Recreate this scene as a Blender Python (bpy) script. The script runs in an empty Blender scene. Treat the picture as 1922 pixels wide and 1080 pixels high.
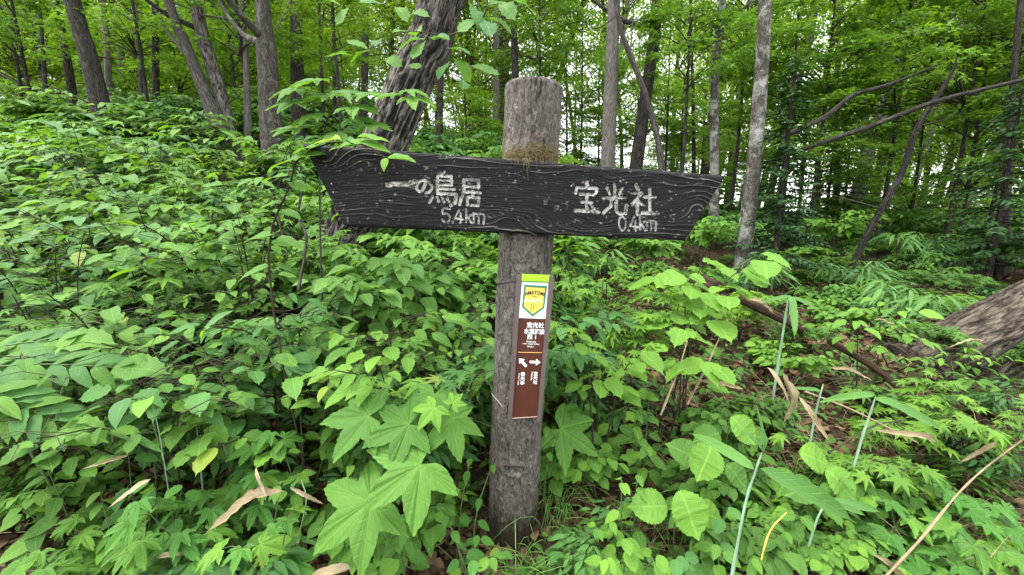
import bpy, math, random
import numpy as np
from mathutils import Matrix, Vector
S = bpy.context.scene
COL = S.collection
R = math.radians

# ------------------------------------------------------------------ camera, sky, sun, exposure
CAMZ, PITCH, FPX = 1.12, R(9.4), 774.0
cam = bpy.data.cameras.new('camera'); camo = bpy.data.objects.new('camera', cam); COL.objects.link(camo)
camo.location = (0, 0, CAMZ); camo.rotation_euler = (R(90) - PITCH, 0, 0)
cam.sensor_width = 36; cam.lens = 36 * FPX / 1922; cam.clip_start = .02; cam.clip_end = 3000
S.camera = camo
W = bpy.data.worlds.new('World'); S.world = W; W.use_nodes = True
wn, wl = W.node_tree.nodes, W.node_tree.links
sky = wn.new('ShaderNodeTexSky'); sky.sky_type = 'NISHITA'; sky.sun_disc = False
SUN_EL, SUN_AZ = R(66), R(262)
sky.sun_elevation = SUN_EL; sky.sun_rotation = SUN_AZ
sky.air_density = 1.3; sky.dust_density = 2.6; sky.ozone_density = .6; sky.altitude = 0
wn['Background'].inputs[1].default_value = .15
# a thin even cloud cover: the clear sky's colour washed out and mixed with white cloud
hs = wn.new('ShaderNodeHueSaturation'); hs.inputs['Saturation'].default_value = .35; wl.new(sky.outputs[0], hs.inputs['Color'])
cl = wn.new('ShaderNodeMix'); cl.data_type = 'RGBA'; cl.inputs[0].default_value = .62; cl.inputs[7].default_value = (5.6, 5.7, 5.8, 1)
wl.new(hs.outputs[0], cl.inputs[6]); wl.new(cl.outputs[2], wn['Background'].inputs[0])
sun = bpy.data.lights.new('sun', 'SUN'); suno = bpy.data.objects.new('sun', sun); COL.objects.link(suno)
sun.energy = 1.3; sun.angle = R(30); sun.color = (1, .97, .92)
sd = Vector((math.cos(SUN_EL) * math.sin(SUN_AZ), math.cos(SUN_EL) * math.cos(SUN_AZ), math.sin(SUN_EL)))
suno.rotation_euler = (-sd).to_track_quat('-Z', 'Y').to_euler()
S.view_settings.view_transform = 'Standard'; S.view_settings.look = 'None'
S.view_settings.exposure = 2.55; S.view_settings.gamma = 1.0; S.view_settings.use_curve_mapping = False
S.render.engine = 'CYCLES'
S.cycles.max_bounces = 10; S.cycles.diffuse_bounces = 7; S.cycles.transmission_bounces = 6; S.cycles.glossy_bounces = 2
S.cycles.use_denoising = True

# ------------------------------------------------------------------ helpers
CP, SP = math.cos(PITCH), math.sin(PITCH)
def ray(px, py):
    dx, dy = (px - 961) / FPX, -(py - 540) / FPX
    return np.array([dx, CP + dy * SP, -SP + dy * CP])
CAM = np.array([0, 0, CAMZ])
def at(px, py, Y):
    d = ray(px, py)
    return CAM + d * (Y / d[1])
def proj(p):
    x, y, z = p[0], p[1], p[2] - CAMZ
    d = y * CP - z * SP
    return 961 + FPX * x / d, 540 - FPX * (y * SP + z * CP) / d, d
def depth_of(p): return p[1] * CP - (p[2] - CAMZ) * SP

def hash3(i, j, k, seed):
    h = (i.astype(np.uint32) * np.uint32(374761393) + j.astype(np.uint32) * np.uint32(668265263)
         + k.astype(np.uint32) * np.uint32(2147483647) + np.uint32((seed * 974711 + 17) & 0xffffffff))
    h = (h ^ (h >> np.uint32(13))) * np.uint32(1274126177)
    h = (h ^ (h >> np.uint32(16))) * np.uint32(2246822519)
    h = h ^ (h >> np.uint32(13))
    return (h & np.uint32(0xffffff)).astype(np.float64) / 0xffffff
def vnoise(p, seed=0):
    p = np.asarray(p, float); f = np.floor(p); i = f.astype(np.int64); t = p - f; t = t * t * (3 - 2 * t)
    r = 0
    for a in (0, 1):
        for b in (0, 1):
            for c in (0, 1):
                w = (t[:, 0] if a else 1 - t[:, 0]) * (t[:, 1] if b else 1 - t[:, 1]) * (t[:, 2] if c else 1 - t[:, 2])
                r = r + w * hash3(i[:, 0] + a, i[:, 1] + b, i[:, 2] + c, seed)
    return r
def fbm(p, oct=4, seed=0):
    p = np.asarray(p, float); r = 0; a = .5; n = 0
    for o in range(oct):
        r = r + a * vnoise(p * 2 ** o, seed + o * 7); n += a; a *= .5
    return r / n

def mesh_np(name, V, F, mat=None, uv=None, attrs=None, smooth=True):
    """V (n,3); F (m,3|4) or list of such arrays; uv per vertex; attrs: dict of per-vertex floats"""
    V = np.asarray(V, np.float32); Fs = F if isinstance(F, list) else [F]
    Fs = [np.asarray(f, np.int32) for f in Fs if len(f)]
    me = bpy.data.meshes.new(name)
    me.vertices.add(len(V)); me.vertices.foreach_set('co', V.ravel())
    idx = np.concatenate([f.ravel() for f in Fs])
    tot = np.concatenate([np.full(len(f), f.shape[1], np.int32) for f in Fs])
    st = np.concatenate([[0], np.cumsum(tot)[:-1]]).astype(np.int32)
    me.loops.add(len(idx)); me.loops.foreach_set('vertex_index', idx)
    me.polygons.add(len(tot)); me.polygons.foreach_set('loop_start', st)
    try: me.polygons.foreach_set('loop_total', tot)
    except Exception: pass
    me.polygons.foreach_set('use_smooth', np.full(len(tot), smooth, bool))
    if uv is not None:
        l = me.uv_layers.new(name='UVMap'); l.data.foreach_set('uv', np.asarray(uv, np.float32)[idx].ravel())
    for k, a in (attrs or {}).items():
        at_ = me.attributes.new(k, 'FLOAT', 'POINT'); at_.data.foreach_set('value', np.asarray(a, np.float32))
    me.update(calc_edges=True)
    if mat: me.materials.append(mat)
    return me
def tri_to_arr(f): return np.asarray(f, np.int32)

def link(name, data, parent=None, loc=None):
    o = bpy.data.objects.new(name, data); COL.objects.link(o)
    if parent is not None: o.parent = parent
    if loc is not None: o.location = loc
    return o
def tag(o, label=None, cat=None, group=None, kind=None):
    if label: o['label'] = label
    if cat: o['category'] = cat
    if group: o['group'] = group
    if kind: o['kind'] = kind
    return o
def thing(name, label, cat, loc, group=None):
    return tag(link(name, None, None, tuple(loc)), label, cat, group)

def catmull(P, n):
    P = np.asarray(P, float)
    if len(P) == 2: return P[0] + (P[1] - P[0]) * np.linspace(0, 1, n)[:, None]
    Q = np.vstack([2 * P[0] - P[1], P, 2 * P[-1] - P[-2]]); m = len(P) - 1
    t = np.linspace(0, m, n); i = np.minimum(t.astype(int), m - 1); f = (t - i)[:, None]
    a, b, c, d = Q[i], Q[i + 1], Q[i + 2], Q[i + 3]
    return .5 * (2 * b + (c - a) * f + (2 * a - 5 * b + 4 * c - d) * f ** 2 + (3 * b - a - 3 * c + d) * f ** 3)

def tube(P, rad, seg=8, disp=None, cap=False, seam=np.array([0, 1., 0])):
    """tube along P with radii rad: V, F(quads), uv (u round in metres, v along in metres)"""
    P = np.asarray(P, float); n = len(P); rad = np.broadcast_to(np.asarray(rad, float), (n,))
    T = np.gradient(P, axis=0); T /= np.linalg.norm(T, axis=1)[:, None] + 1e-9
    A = seam - T * (T @ seam)[:, None]
    bad = np.linalg.norm(A, axis=1) < .15
    if bad.any():
        s2 = np.array([1., 0, .3]); A2 = s2 - T * (T @ s2)[:, None]
        A = A2
    A /= np.linalg.norm(A, axis=1)[:, None] + 1e-9
    B = np.cross(T, A)
    th = np.linspace(0, 2 * np.pi, seg + 1)
    L = np.concatenate([[0], np.cumsum(np.linalg.norm(np.diff(P, axis=0), axis=1))])
    rr = np.repeat(rad[:, None], seg + 1, 1)
    if disp is not None: rr = disp(th[None, :] + 0 * L[:, None], L[:, None] + 0 * th[None, :], rr)
    V = P[:, None] + rr[..., None] * (np.cos(th)[None, :, None] * A[:, None] + np.sin(th)[None, :, None] * B[:, None])
    uv = np.stack(np.broadcast_arrays(th[None, :] / (2 * np.pi) * 2 * np.pi * max(rad.mean(), 1e-4), L[:, None]), -1)
    i = np.arange(n - 1)[:, None] * (seg + 1) + np.arange(seg)[None, :]
    F = np.stack([i, i + 1, i + seg + 2, i + seg + 1], -1).reshape(-1, 4)
    V = V.reshape(-1, 3); uv = uv.reshape(-1, 2)
    if cap:
        V = np.vstack([V, P[-1:], P[:1]]); uv = np.vstack([uv, [[0, 0]], [[0, 0]]])
        a = len(V) - 2; j = (n - 1) * (seg + 1) + np.arange(seg)
        c = np.stack([j, j + 1, np.full(seg, a), np.full(seg, a)], -1)
        j = np.arange(seg); d = np.stack([j + 1, j, np.full(seg, a + 1), np.full(seg, a + 1)], -1)
        return V, [F, c[:, :3], d[:, :3]], uv
    return V, [F], uv
class Acc:
    """collects pieces of ONE part into one mesh"""
    def __init__(s): s.V, s.F, s.U, s.n = [], [], [], 0
    def add(s, V, F, uv=None):
        V = np.asarray(V, float)
        s.V.append(V); s.U.append(np.zeros((len(V), 2)) if uv is None else uv)
        for f in (F if isinstance(F, list) else [F]):
            if len(f): s.F.append(np.asarray(f) + s.n)
        s.n += len(V)
    def tube(s, P, r, seg=5, n=None, **k):
        P = np.asarray(P, float)
        if n:
            m = len(P); r = np.interp(np.linspace(0, 1, n), np.linspace(0, 1, len(np.atleast_1d(r))), np.atleast_1d(r)); P = catmull(P, n)
        s.add(*tube(P, r, seg, **k))
    def mesh(s, name, mat, off=None, attrs=None):
        V = np.vstack(s.V)
        if off is not None: V = V - np.asarray(off)
        return mesh_np(name, V, s.F, mat, np.vstack(s.U), attrs)

# ------------------------------------------------------------------ materials
def newmat(name):
    m = bpy.data.materials.new(name); m.use_nodes = True
    nt = m.node_tree; nt.nodes.clear()
    out = nt.nodes.new('ShaderNodeOutputMaterial')
    return m, nt, out
class N:
    def __init__(s, nt): s.nt = nt
    def __call__(s, t, **k):
        n = s.nt.nodes.new('ShaderNode' + t)
        for a, v in k.items(): setattr(n, a, v)
        return n
    def lk(s, a, b): s.nt.links.new(a, b)
    def math(s, op, a, b=None, clamp=False):
        n = s('Math', operation=op, use_clamp=clamp)
        for i, v in enumerate((a, b)):
            if v is None: continue
            if hasattr(v, 'links'): s.lk(v, n.inputs[i])
            else: n.inputs[i].default_value = v
        return n.outputs[0]
    def ramp(s, fac, stops, interp='LINEAR'):
        n = s('ValToRGB'); n.color_ramp.interpolation = interp
        e = n.color_ramp.elements
        while len(e) < len(stops): e.new(.5)
        for q, (p, c) in zip(e, stops):
            q.position = p; q.color = (*c, 1) if len(c) == 3 else c
        s.lk(fac, n.inputs[0]); return n.outputs[0]
    def mix(s, fac, a, b, blend='MIX'):
        n = s('Mix', data_type='RGBA', blend_type=blend)
        for i, v in ((0, fac), (6, a), (7, b)):
            if hasattr(v, 'links'): s.lk(v, n.inputs[i])
            else: n.inputs[i].default_value = (*v, 1) if i else v
        return n.outputs[2]
    def noise(s, vec, scale, detail=3, rough=.55, dist=0):
        n = s('TexNoise'); n.inputs['Scale'].default_value = scale; n.inputs['Detail'].default_value = detail
        n.inputs['Roughness'].default_value = rough; n.inputs['Distortion'].default_value = dist
        if vec is not None: s.lk(vec, n.inputs['Vector'])
        return n.outputs['Fac']
    def mapping(s, vec, scale=(1, 1, 1), loc=(0, 0, 0)):
        n = s('Mapping'); n.inputs['Scale'].default_value = scale; n.inputs['Location'].default_value = loc
        s.lk(vec, n.inputs['Vector']); return n.outputs[0]

def leaf_mat(name, dark, mid, light, rough=.5, trans=.40, veins=True, sheen=.28, spots=1, tcol=None, vein=.28):
    m, nt, out = newmat(name); n = N(nt)
    a = n('Attribute', attribute_name='tint'); oi = n('ObjectInfo')
    t = n.math('ADD', n.math('MULTIPLY', a.outputs['Fac'], .6), n.math('MULTIPLY', oi.outputs['Random'], .4))
    if True:
        tc = n('TexCoord')
        pos = n('NewGeometry')
        big = n.noise(pos.outputs['Position'], 1.1, 2)
        t = n.math('ADD', t, n.math('MULTIPLY', n.math('SUBTRACT', big, .5), .5), True)
    col = n.ramp(t, [(.08, dark), (.5, mid), (.93, light)])
    bump = None
    if veins:   # a few single leaves have yellowed
        lone = n.math('LESS_THAN', n.math('ABSOLUTE', n.math('SUBTRACT', a.outputs['Fac'], .5)), .0005)
        col = n.mix(n.math('MULTIPLY', n.math('MULTIPLY', n.math('GREATER_THAN', oi.outputs['Random'], .986), lone), .5), col, (.28, .27, .04))
    if veins:
        uvn = n('UVMap'); sx = n('SeparateXYZ'); n.lk(uvn.outputs[0], sx.inputs[0])
        u, v = sx.outputs[0], n.math('ABSOLUTE', sx.outputs[1])
        midrib = n.math('SUBTRACT', 1, n.math('MULTIPLY', v, 22), True)
        w = n.math('FRACT', n.math('SUBTRACT', n.math('MULTIPLY', u, 7.5), n.math('MULTIPLY', v, 2.6)))
        side = n.math('SUBTRACT', 1, n.math('MULTIPLY', n.math('ABSOLUTE', n.math('SUBTRACT', w, .5)), 9), True)
        veinf = n.math('MAXIMUM', midrib, n.math('MULTIPLY', side, .6))
        fine = n.noise(uvn.outputs[0], 26, 2)
        net = n('TexVoronoi', feature='DISTANCE_TO_EDGE'); net.inputs['Scale'].default_value = 24; n.lk(uvn.outputs[0], net.inputs['Vector'])
        netf = n.math('SUBTRACT', 1, n.math('MULTIPLY', net.outputs['Distance'], 9), True)
        mott = n.noise(uvn.outputs[0], 5, 4)
        col = n.mix(n.math('MULTIPLY', n.math('SUBTRACT', mott, .35, True), .8), col, dark)
        col = n.mix(n.math('MULTIPLY', veinf, vein), col, tuple(min(1, c * 1.7 + .03) for c in light))
        col = n.mix(n.math('MULTIPLY', netf, .10), col, tuple(min(1, c * 1.5 + .02) for c in light))
        quilt = n.math('ADD', n.math('ADD', n.math('MULTIPLY', n.math('SUBTRACT', 1, veinf), 1), n.math('MULTIPLY', fine, .35)), n.math('MULTIPLY', netf, -.35))
        b = n('Bump'); b.inputs['Strength'].default_value = .55; b.inputs['Distance'].default_value = .003
        n.lk(quilt, b.inputs['Height']); bump = b.outputs[0]
        if name == 'leaf_dry':
            st = n.noise(n.mapping(uvn.outputs[0], (4, 60, 1)), 1, 4, .7)
            col = n.mix(n.math('MULTIPLY', n.math('SUBTRACT', st, .42, True), 4, True), col, (.11, .075, .04))
        if spots:
            sp = n.noise(uvn.outputs[0], 9, 3)
            col = n.mix(n.math('MULTIPLY', n.math('SUBTRACT', sp, .66, True), 9, True), col, (.20, .15, .05))
    p = n('BsdfPrincipled'); n.lk(col, p.inputs['Base Color']); p.inputs['Roughness'].default_value = rough
    p.inputs['Specular IOR Level'].default_value = sheen
    tr = n('BsdfTranslucent')
    n.lk(n.mix(1.0, col, tcol or (1.5, 1.35, .55), 'MULTIPLY'), tr.inputs[0])
    if bump is not None: n.lk(bump, p.inputs['Normal'])
    mx = n('MixShader'); mx.inputs[0].default_value = trans
    n.lk(p.outputs[0], mx.inputs[1]); n.lk(tr.outputs[0], mx.inputs[2]); n.lk(mx.outputs[0], out.inputs[0])
    return m

def bark_mat(name, dark, light, su=26, sv=5, furrow=.9, lichen=None, lichen_amt=.5, moss=0.0, relief=False):
    m, nt, out = newmat(name); n = N(nt)
    uvn = n('UVMap'); oi = n('ObjectInfo')
    off = n('CombineXYZ'); n.lk(n.math('MULTIPLY', oi.outputs['Random'], 37), off.inputs[2])
    add = n('VectorMath', operation='ADD'); n.lk(uvn.outputs[0], add.inputs[0]); n.lk(off.outputs[0], add.inputs[1])
    v = add.outputs[0]
    n1 = n.noise(n.mapping(v, (su, sv, 1)), 1, 3, .5, .7)
    n2 = n.noise(n.mapping(v, (su * 1.9, sv * 2.4, 1)), 1, 3, .6, .4)
    g1 = n.math('MULTIPLY', n.math('ABSOLUTE', n.math('SUBTRACT', n1, .5)), 6.5, True)     # 0 along the winding furrows
    g2 = n.math('MULTIPLY', n.math('ABSOLUTE', n.math('SUBTRACT', n2, .5)), 7, True)
    fine = n.noise(n.mapping(v, (su * 5, sv * 6, 1)), 1, 5, .7)
    h = n.math('ADD', n.math('MULTIPLY', n.math('ADD', n.math('MULTIPLY', g1, .6), n.math('MULTIPLY', g2, .4)), .75 * furrow), n.math('MULTIPLY', fine, 1 - .6 * furrow))
    col = n.ramp(h, [(.22, dark), (.46, tuple(a * .6 + b * .4 for a, b in zip(dark, light))), (.76, light)])
    col = n.mix(n.math('MULTIPLY', n.noise(n.mapping(v, (3, 2, 1)), 1, 4), .5), col, tuple(c * .6 for c in dark))
    if lichen:
        ln = n.noise(n.mapping(v, (9, 6, 1)), 1, 6, .68, .5)
        lf = n.math('MULTIPLY', n.math('SUBTRACT', n.math('ADD', ln, n.math('MULTIPLY', n.math('SUBTRACT', fine, .5), .25)), 1 - lichen_amt * .95, True), 6, True)
        col = n.mix(n.math('MULTIPLY', lf, .85), col, lichen)
    if moss:
        mn = n.noise(n.mapping(v, (5, 1.5, 1)), 1, 4, .6)
        col = n.mix(n.math('MULTIPLY', n.math('SUBTRACT', mn, 1 - moss, True), 6, True), col, (.05, .068, .02))
    if relief:
        ra = n('Attribute', attribute_name='relief')
        rr = n.math('ADD', n.math('MULTIPLY', ra.outputs['Fac'], .75), n.math('MULTIPLY', n.math('SUBTRACT', fine, .3), .6))
        col = n.mix(n.math('SUBTRACT', 1, n.math('MULTIPLY', rr, 1.5), True), col, dark)
    p = n('BsdfPrincipled'); n.lk(col, p.inputs['Base Color']); p.inputs['Roughness'].default_value = .92; p.inputs['Specular IOR Level'].default_value = .15
    b = n('Bump'); b.inputs['Strength'].default_value = 1; b.inputs['Distance'].default_value = .015
    n.lk(h, b.inputs['Height']); n.lk(b.outputs[0], p.inputs['Normal']); n.lk(p.outputs[0], out.inputs[0])
    return m
def flat_mat(name, col, rough=.5, spec=.4, var=.15, scale=40, bump=0.0):
    m, nt, out = newmat(name); n = N(nt); tc = n('TexCoord')
    nz = n.noise(tc.outputs['Object'], scale, 4)
    c = n.mix(nz, tuple(x * (1 - var) for x in col), tuple(min(1, x * (1 + var)) for x in col))
    p = n('BsdfPrincipled'); n.lk(c, p.inputs['Base Color']); p.inputs['Roughness'].default_value = rough; p.inputs['Specular IOR Level'].default_value = spec
    if bump:
        b = n('Bump'); b.inputs['Strength'].default_value = bump; b.inputs['Distance'].default_value = .003
        n.lk(nz, b.inputs['Height']); n.lk(b.outputs[0], p.inputs['Normal'])
    n.lk(p.outputs[0], out.inputs[0]); return m

LM = {
 'shrub': leaf_mat('leaf_shrub', (.039, .110, .016), (.075, .187, .024), (.138, .282, .031)),
 'fresh': leaf_mat('leaf_fresh', (.075, .185, .022), (.110, .245, .028), (.17, .32, .036)),
 'aralia': leaf_mat('leaf_aralia', (.042, .122, .018), (.068, .170, .024), (.098, .22, .028), rough=.5, sheen=.25, vein=.20),
 'glossy': leaf_mat('leaf_glossy', (.033, .114, .019), (.058, .175, .026), (.107, .26, .032), rough=.33),
 'blue': leaf_mat('leaf_bluegreen', (.039, .112, .030), (.061, .170, .039), (.10, .24, .047), rough=.48),
 'maple': leaf_mat('leaf_maple', (.055, .135, .018), (.10, .215, .024), (.16, .30, .028), veins=False, trans=.48),
 'bamboo': leaf_mat('leaf_bamboo', (.05, .14, .035), (.08, .20, .04), (.12, .26, .06), rough=.4),
 'dry': leaf_mat('leaf_dry', (.20, .145, .075), (.36, .29, .17), (.52, .45, .31), rough=.7, trans=.2, spots=0, tcol=(1.1, 1, .8)),
 'far': leaf_mat('leaf_far', (.09, .180, .016), (.145, .275, .024), (.22, .37, .03), veins=False, trans=.58, rough=.5, sheen=.25, tcol=(1.45, 1.3, .5)),
 'fardark': leaf_mat('leaf_fardark', (.04, .10, .015), (.07, .155, .02), (.11, .22, .028), veins=False, trans=.45, rough=.5, sheen=.25),
 'needle': leaf_mat('leaf_needle', (.015, .045, .013), (.025, .07, .02), (.04, .10, .03), veins=False, trans=.2),
 'ground': leaf_mat('leaf_ground', (.035, .095, .017), (.065, .155, .022), (.10, .22, .03), veins=True),
 'litter': leaf_mat('leaf_litter', (.045, .026, .014), (.10, .06, .032), (.20, .13, .075), veins=False, trans=.1, rough=.8, sheen=.15, tcol=(1, .9, .7)),
}
BARK = {
 'dark': bark_mat('bark_dark', (0.0104, 0.0089, 0.0074), (0.0740, 0.0651, 0.0555), 34, 7),
 'furrow': bark_mat('bark_furrowed', (0.0052, 0.0044, 0.0037), (0.1776, 0.1591, 0.1369), 24, 5.5, 1.0, (0.1776, 0.1850, 0.1554), .34, relief=True),
 'grey': bark_mat('bark_grey', (0.0259, 0.0229, 0.0200), (0.1258, 0.1132, 0.0999), 40, 7, .85, (0.1850, 0.1961, 0.1665), .38),
 'pale': bark_mat('bark_pale', (0.0592, 0.0533, 0.0459), (0.2442, 0.2220, 0.1961), 60, 6, .8, (0.2442, 0.2479, 0.2183), .42),
 'birch': bark_mat('bark_lichened', (0.0207, 0.0185, 0.0155), (0.1406, 0.1258, 0.1073), 38, 14, .7, (0.3182, 0.3256, 0.2849), .56),
 'moss': bark_mat('bark_mossy', (0.0089, 0.0081, 0.0059), (0.0814, 0.0703, 0.0518), 34, 7, 1.0, (0.1480, 0.1554, 0.1258), .30, .40),
 'black': bark_mat('bark_black', (.006, .005, .0045), (.05, .043, .036), 34, 7),
 'spotted': bark_mat('bark_spotted', (0.0148, 0.0133, 0.0111), (0.1184, 0.1073, 0.0888), 34, 9, .8, (0.1998, 0.2072, 0.1776), .46),
 'old': bark_mat('bark_old', (0.0104, 0.0074, 0.0052), (0.1258, 0.1036, 0.0777), 26, 5, 1.0, (0.1628, 0.1591, 0.1295), .36, .42, relief=True),
 'twig': flat_mat('bark_twig', (0.0333, 0.0281, 0.0163), .8, .2, .4),
 'stem': flat_mat('green_stem', (0.0592, 0.0962, 0.0296), .55, .3, .3),
 'rot': bark_mat('bark_rotten', (0.0104, 0.0059, 0.0037), (0.0629, 0.0370, 0.0222), 30, 4, .8, (0.0444, 0.0518, 0.0259), .42, .35),
}
# ------------------------------------------------------------------ leaf shapes (unit length along +x, face up +z)
def simple_leaf(w=.5, n=7, peak=.38, tip=.12, fold=.25, droop=.25, wave=.0, serr=0.0, seed=0, twist=0.0):
    rg = np.random.default_rng(seed)
    s = np.linspace(0, 1, n)
    a = peak / (1 - peak)
    prof = (s ** (a * .9)) * (1 - s) ** .9; prof = prof / prof.max()
    prof = np.where(s > .86, np.minimum(prof, (1 - s) / .14 * tip + .0), prof); prof[0] = .04; prof[-1] = 0
    hw = w / 2 * prof
    V, U = [], []
    for i in range(n):
        z0 = -droop * s[i] ** 2 + wave * math.sin(s[i] * 9 + seed)
        for k in (-1, 0, 1):
            y = k * hw[i]
            if serr and k and 0 < i < n - 1: y *= 1 + serr * (1 if i % 2 else -1)
            z = z0 + abs(y) * fold * (1 + .3 * rg.normal()) + twist * y * s[i]
            V.append((s[i] - (.3 * serr * hw[i] if (serr and k and i % 2) else 0), y, z)); U.append((s[i], k * prof[i] * .5))
    F = []
    for i in range(n - 1):
        for k in (0, 1):
            p = i * 3 + k; F.append((p, p + 3, p + 4, p + 1))
    return np.array(V), [np.array(F)], np.array(U)

def palmate(lobes, sinus=.45, prof=((24, .62), (15, .80), (7, .92)), serr=0, amp=.05, base=.1, droop=.22, fold=.12, seed=0, rings=2):
    """lobes: (angle deg, length); the stalk joins at the origin; outline in polar form; prof: a lobe's edge as (degrees off its axis, share of its length)"""
    rg = np.random.default_rng(seed); L = sorted(lobes); w = prof[0][0] * 1.25 if prof else 12
    pts = [(L[0][0] - 40, base + .1, .9)]
    for i, (a, l) in enumerate(L):
        jit = .96 + .08 * rg.random()
        for (o, f) in prof: pts.append((a - o, l * f * jit, .9 * o / w))
        pts.append((a + rg.normal() * 1.5, l, 0))
        for (o, f) in prof[::-1]: pts.append((a + o, l * f * jit, .9 * o / w))
        if i < len(L) - 1:
            b_, l2 = L[i + 1]; pts.append(((a + b_) / 2 + rg.normal() * 1.5, sinus * (l + l2) / 2, .9))
    pts.append((L[-1][0] + 40, base + .1, .9))
    if serr:
        q = []
        for (a, r, c), (b_, r2, d) in zip(pts[:-1], pts[1:]):
            q.append((a, r, c))
            for j in range(1, serr + 1):
                f = j / (serr + 1); q.append((a + (b_ - a) * f, (r + (r2 - r) * f) * (1 + amp * (1 if j % 2 else -.6)), c + (d - c) * f))
        q.append(pts[-1]); pts = q
    A = np.radians([p[0] for p in pts]); Rr = np.array([p[1] for p in pts]); C = np.array([p[2] for p in pts])
    V, U = [(0, 0, 0)], [(0, 0)]
    wob = rg.normal(size=len(A)) * .012
    for f in np.linspace(0, 1, rings + 1)[1:]:
        for a, r, c, w_ in zip(A, Rr, C, wob):
            q = r * f
            z = -droop * q ** 2 + fold * q * (c - .35) * (1.2 - f * .4) + w_ * f
            V.append((q * math.cos(a), q * math.sin(a), z)); U.append((q, c * .5 * f))
    n = len(A); F3 = [(0, 1 + i, 2 + i) for i in range(n - 1)]; F4 = []
    for k in range(rings - 1):
        o = 1 + k * n
        F4 += [(o + i, o + n + i, o + n + i + 1, o + i + 1) for i in range(n - 1)]
    return np.array(V), [np.array(F3)] + ([np.array(F4)] if F4 else []), np.array(U)

MP = ((9, .62),)
SHAPES = {
 'ovate': [simple_leaf(.56, 8, .38, .16, f, d, .012, .0, i, tw) for i, (f, d, tw) in enumerate([(.3, .2, 0), (.15, .38, .2), (.4, .1, -.2), (.1, .28, .1)])],
 'narrow': [simple_leaf(.36, 8, .45, .14, f, d, .015, .05, i + 9, tw) for i, (f, d, tw) in enumerate([(.3, .3, .1), (.2, .12, -.2), (.4, .45, 0)])],
 'serrate': [simple_leaf(.62, 12, .42, .16, f, d, .015, .07, i + 20, tw) for i, (f, d, tw) in enumerate([(.25, .2, 0), (.3, .35, .2), (.12, .1, -.15)])],
 'round': [simple_leaf(.85, 26, .45, .30, f, d, .02, .045, i + 30, tw) for i, (f, d, tw) in enumerate([(.15, .2, 0), (.2, .3, .1)])],
 'oak': [simple_leaf(.55, 14, .62, .30, f, d, .02, .10, i + 40, tw) for i, (f, d, tw) in enumerate([(.2, .2, 0), (.3, .35, .2), (.15, .05, -.2)])],
 'blade': [simple_leaf(.15, 12, .35, .12, .5, d, .01, 0, i + 50, tw) for i, (d, tw) in enumerate([(.25, .4), (.5, -.6), (.1, 1.0)])],
 'curl': [simple_leaf(.105, 14, .4, .12, 1.3, d, .03, .12, i + 60, tw) for i, (d, tw) in enumerate([(.35, 1.0), (.6, -1.3), (.15, .7)])],
 'aralia': [palmate([(-108, .70), (-54, .95), (0, 1), (53, .93), (108, .72)], .50, ((18, .63), (11, .755), (5, .87)), 2, .022, .14, d, .16, i, 4) for i, d in enumerate((.18, .3, .1))],
 'currant': [palmate([(-95, .58), (-42, .78), (0, 1), (40, .8), (96, .52)], .52, ((15, .66), (9, .84)), 3, .09, .12, d, .25, i + 5, 3) for i, d in enumerate((.2, .35, .1))],
 'maple': [palmate([(-118, .45), (-78, .72), (-38, .95), (0, 1), (38, .95), (78, .75), (118, .45)], .40, MP, 0, 0, .06, d, .1, i + 9, 1) for i, d in enumerate((.15, .3, .05))],
 'litter': [simple_leaf(.5, 5, .45, .3, f, d, .05, 0, i + 70, tw) for i, (f, d, tw) in enumerate([(.8, .3, .5), (-.6, -.3, -.5), (.3, .1, .9)])],
}
CHEAP = {  # fewer faces, for leaves of the mass
 'ovate': simple_leaf(.56, 5, .4, .3, .3, .25), 'narrow': simple_leaf(.34, 5, .45, .3, .3, .3), 'blade': simple_leaf(.14, 6, .35, .3, .5, .4),
 'round': simple_leaf(.8, 5, .45, .5, .2, .25), 'maple': palmate([(-118, .45), (-78, .72), (-38, .95), (0, 1), (38, .95), (78, .75), (118, .45)], .40, MP, 0, 0, .06, .2, .1, 3, 1),
}
for k in ('ovate', 'narrow', 'round'):   # rhombic cheap leaves
    pass
_lm = {}
def leaf_mesh(shape, mat, v):
    L = SHAPES[shape]; v %= len(L); key = (shape, mat, v)
    if key not in _lm:
        V, F, U = L[v]
        _lm[key] = mesh_np('leaf_' + shape, V, F, LM[mat], U, {'tint': np.full(len(V), .5)})
    return _lm[key]
def frame(d, n, roll=0.0):
    d = np.asarray(d, float); d = d / np.linalg.norm(d)
    y = np.cross(n, d); y /= np.linalg.norm(y) + 1e-9
    z = np.cross(d, y)
    return np.stack([d, y, z], 1)
def frames(D, Nn):
    D = D / (np.linalg.norm(D, axis=1)[:, None] + 1e-9)
    Y = np.cross(Nn, D); Y /= np.linalg.norm(Y, axis=1)[:, None] + 1e-9
    return np.stack([D, Y, np.cross(D, Y)], 2)
def joined(tmpl, Pp, M, s, tint):
    """many copies of a leaf shape as arrays: positions, frames, sizes"""
    V, F, U = tmpl; n = len(Pp); k = len(V)
    VV = np.einsum('nij,kj->nki', M, V) * s[:, None, None] + Pp[:, None]
    off = (np.arange(n) * k)[:, None, None]
    FF = [(f[None] + off).reshape(-1, f.shape[1]) for f in F]
    return VV.reshape(-1, 3), FF, np.tile(U, (n, 1)), np.repeat(tint, k)
def joined_mesh(name, groups, mat):
    V, F, U, T, o = [], [], [], [], 0
    for g in groups:
        v, f, u, t = joined(*g)
        V.append(v); F += [x + o for x in f]; U.append(u); T.append(t); o += len(v)
    return mesh_np(name, np.vstack(V), F, mat, np.vstack(U), {'tint': np.concatenate(T)})

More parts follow.
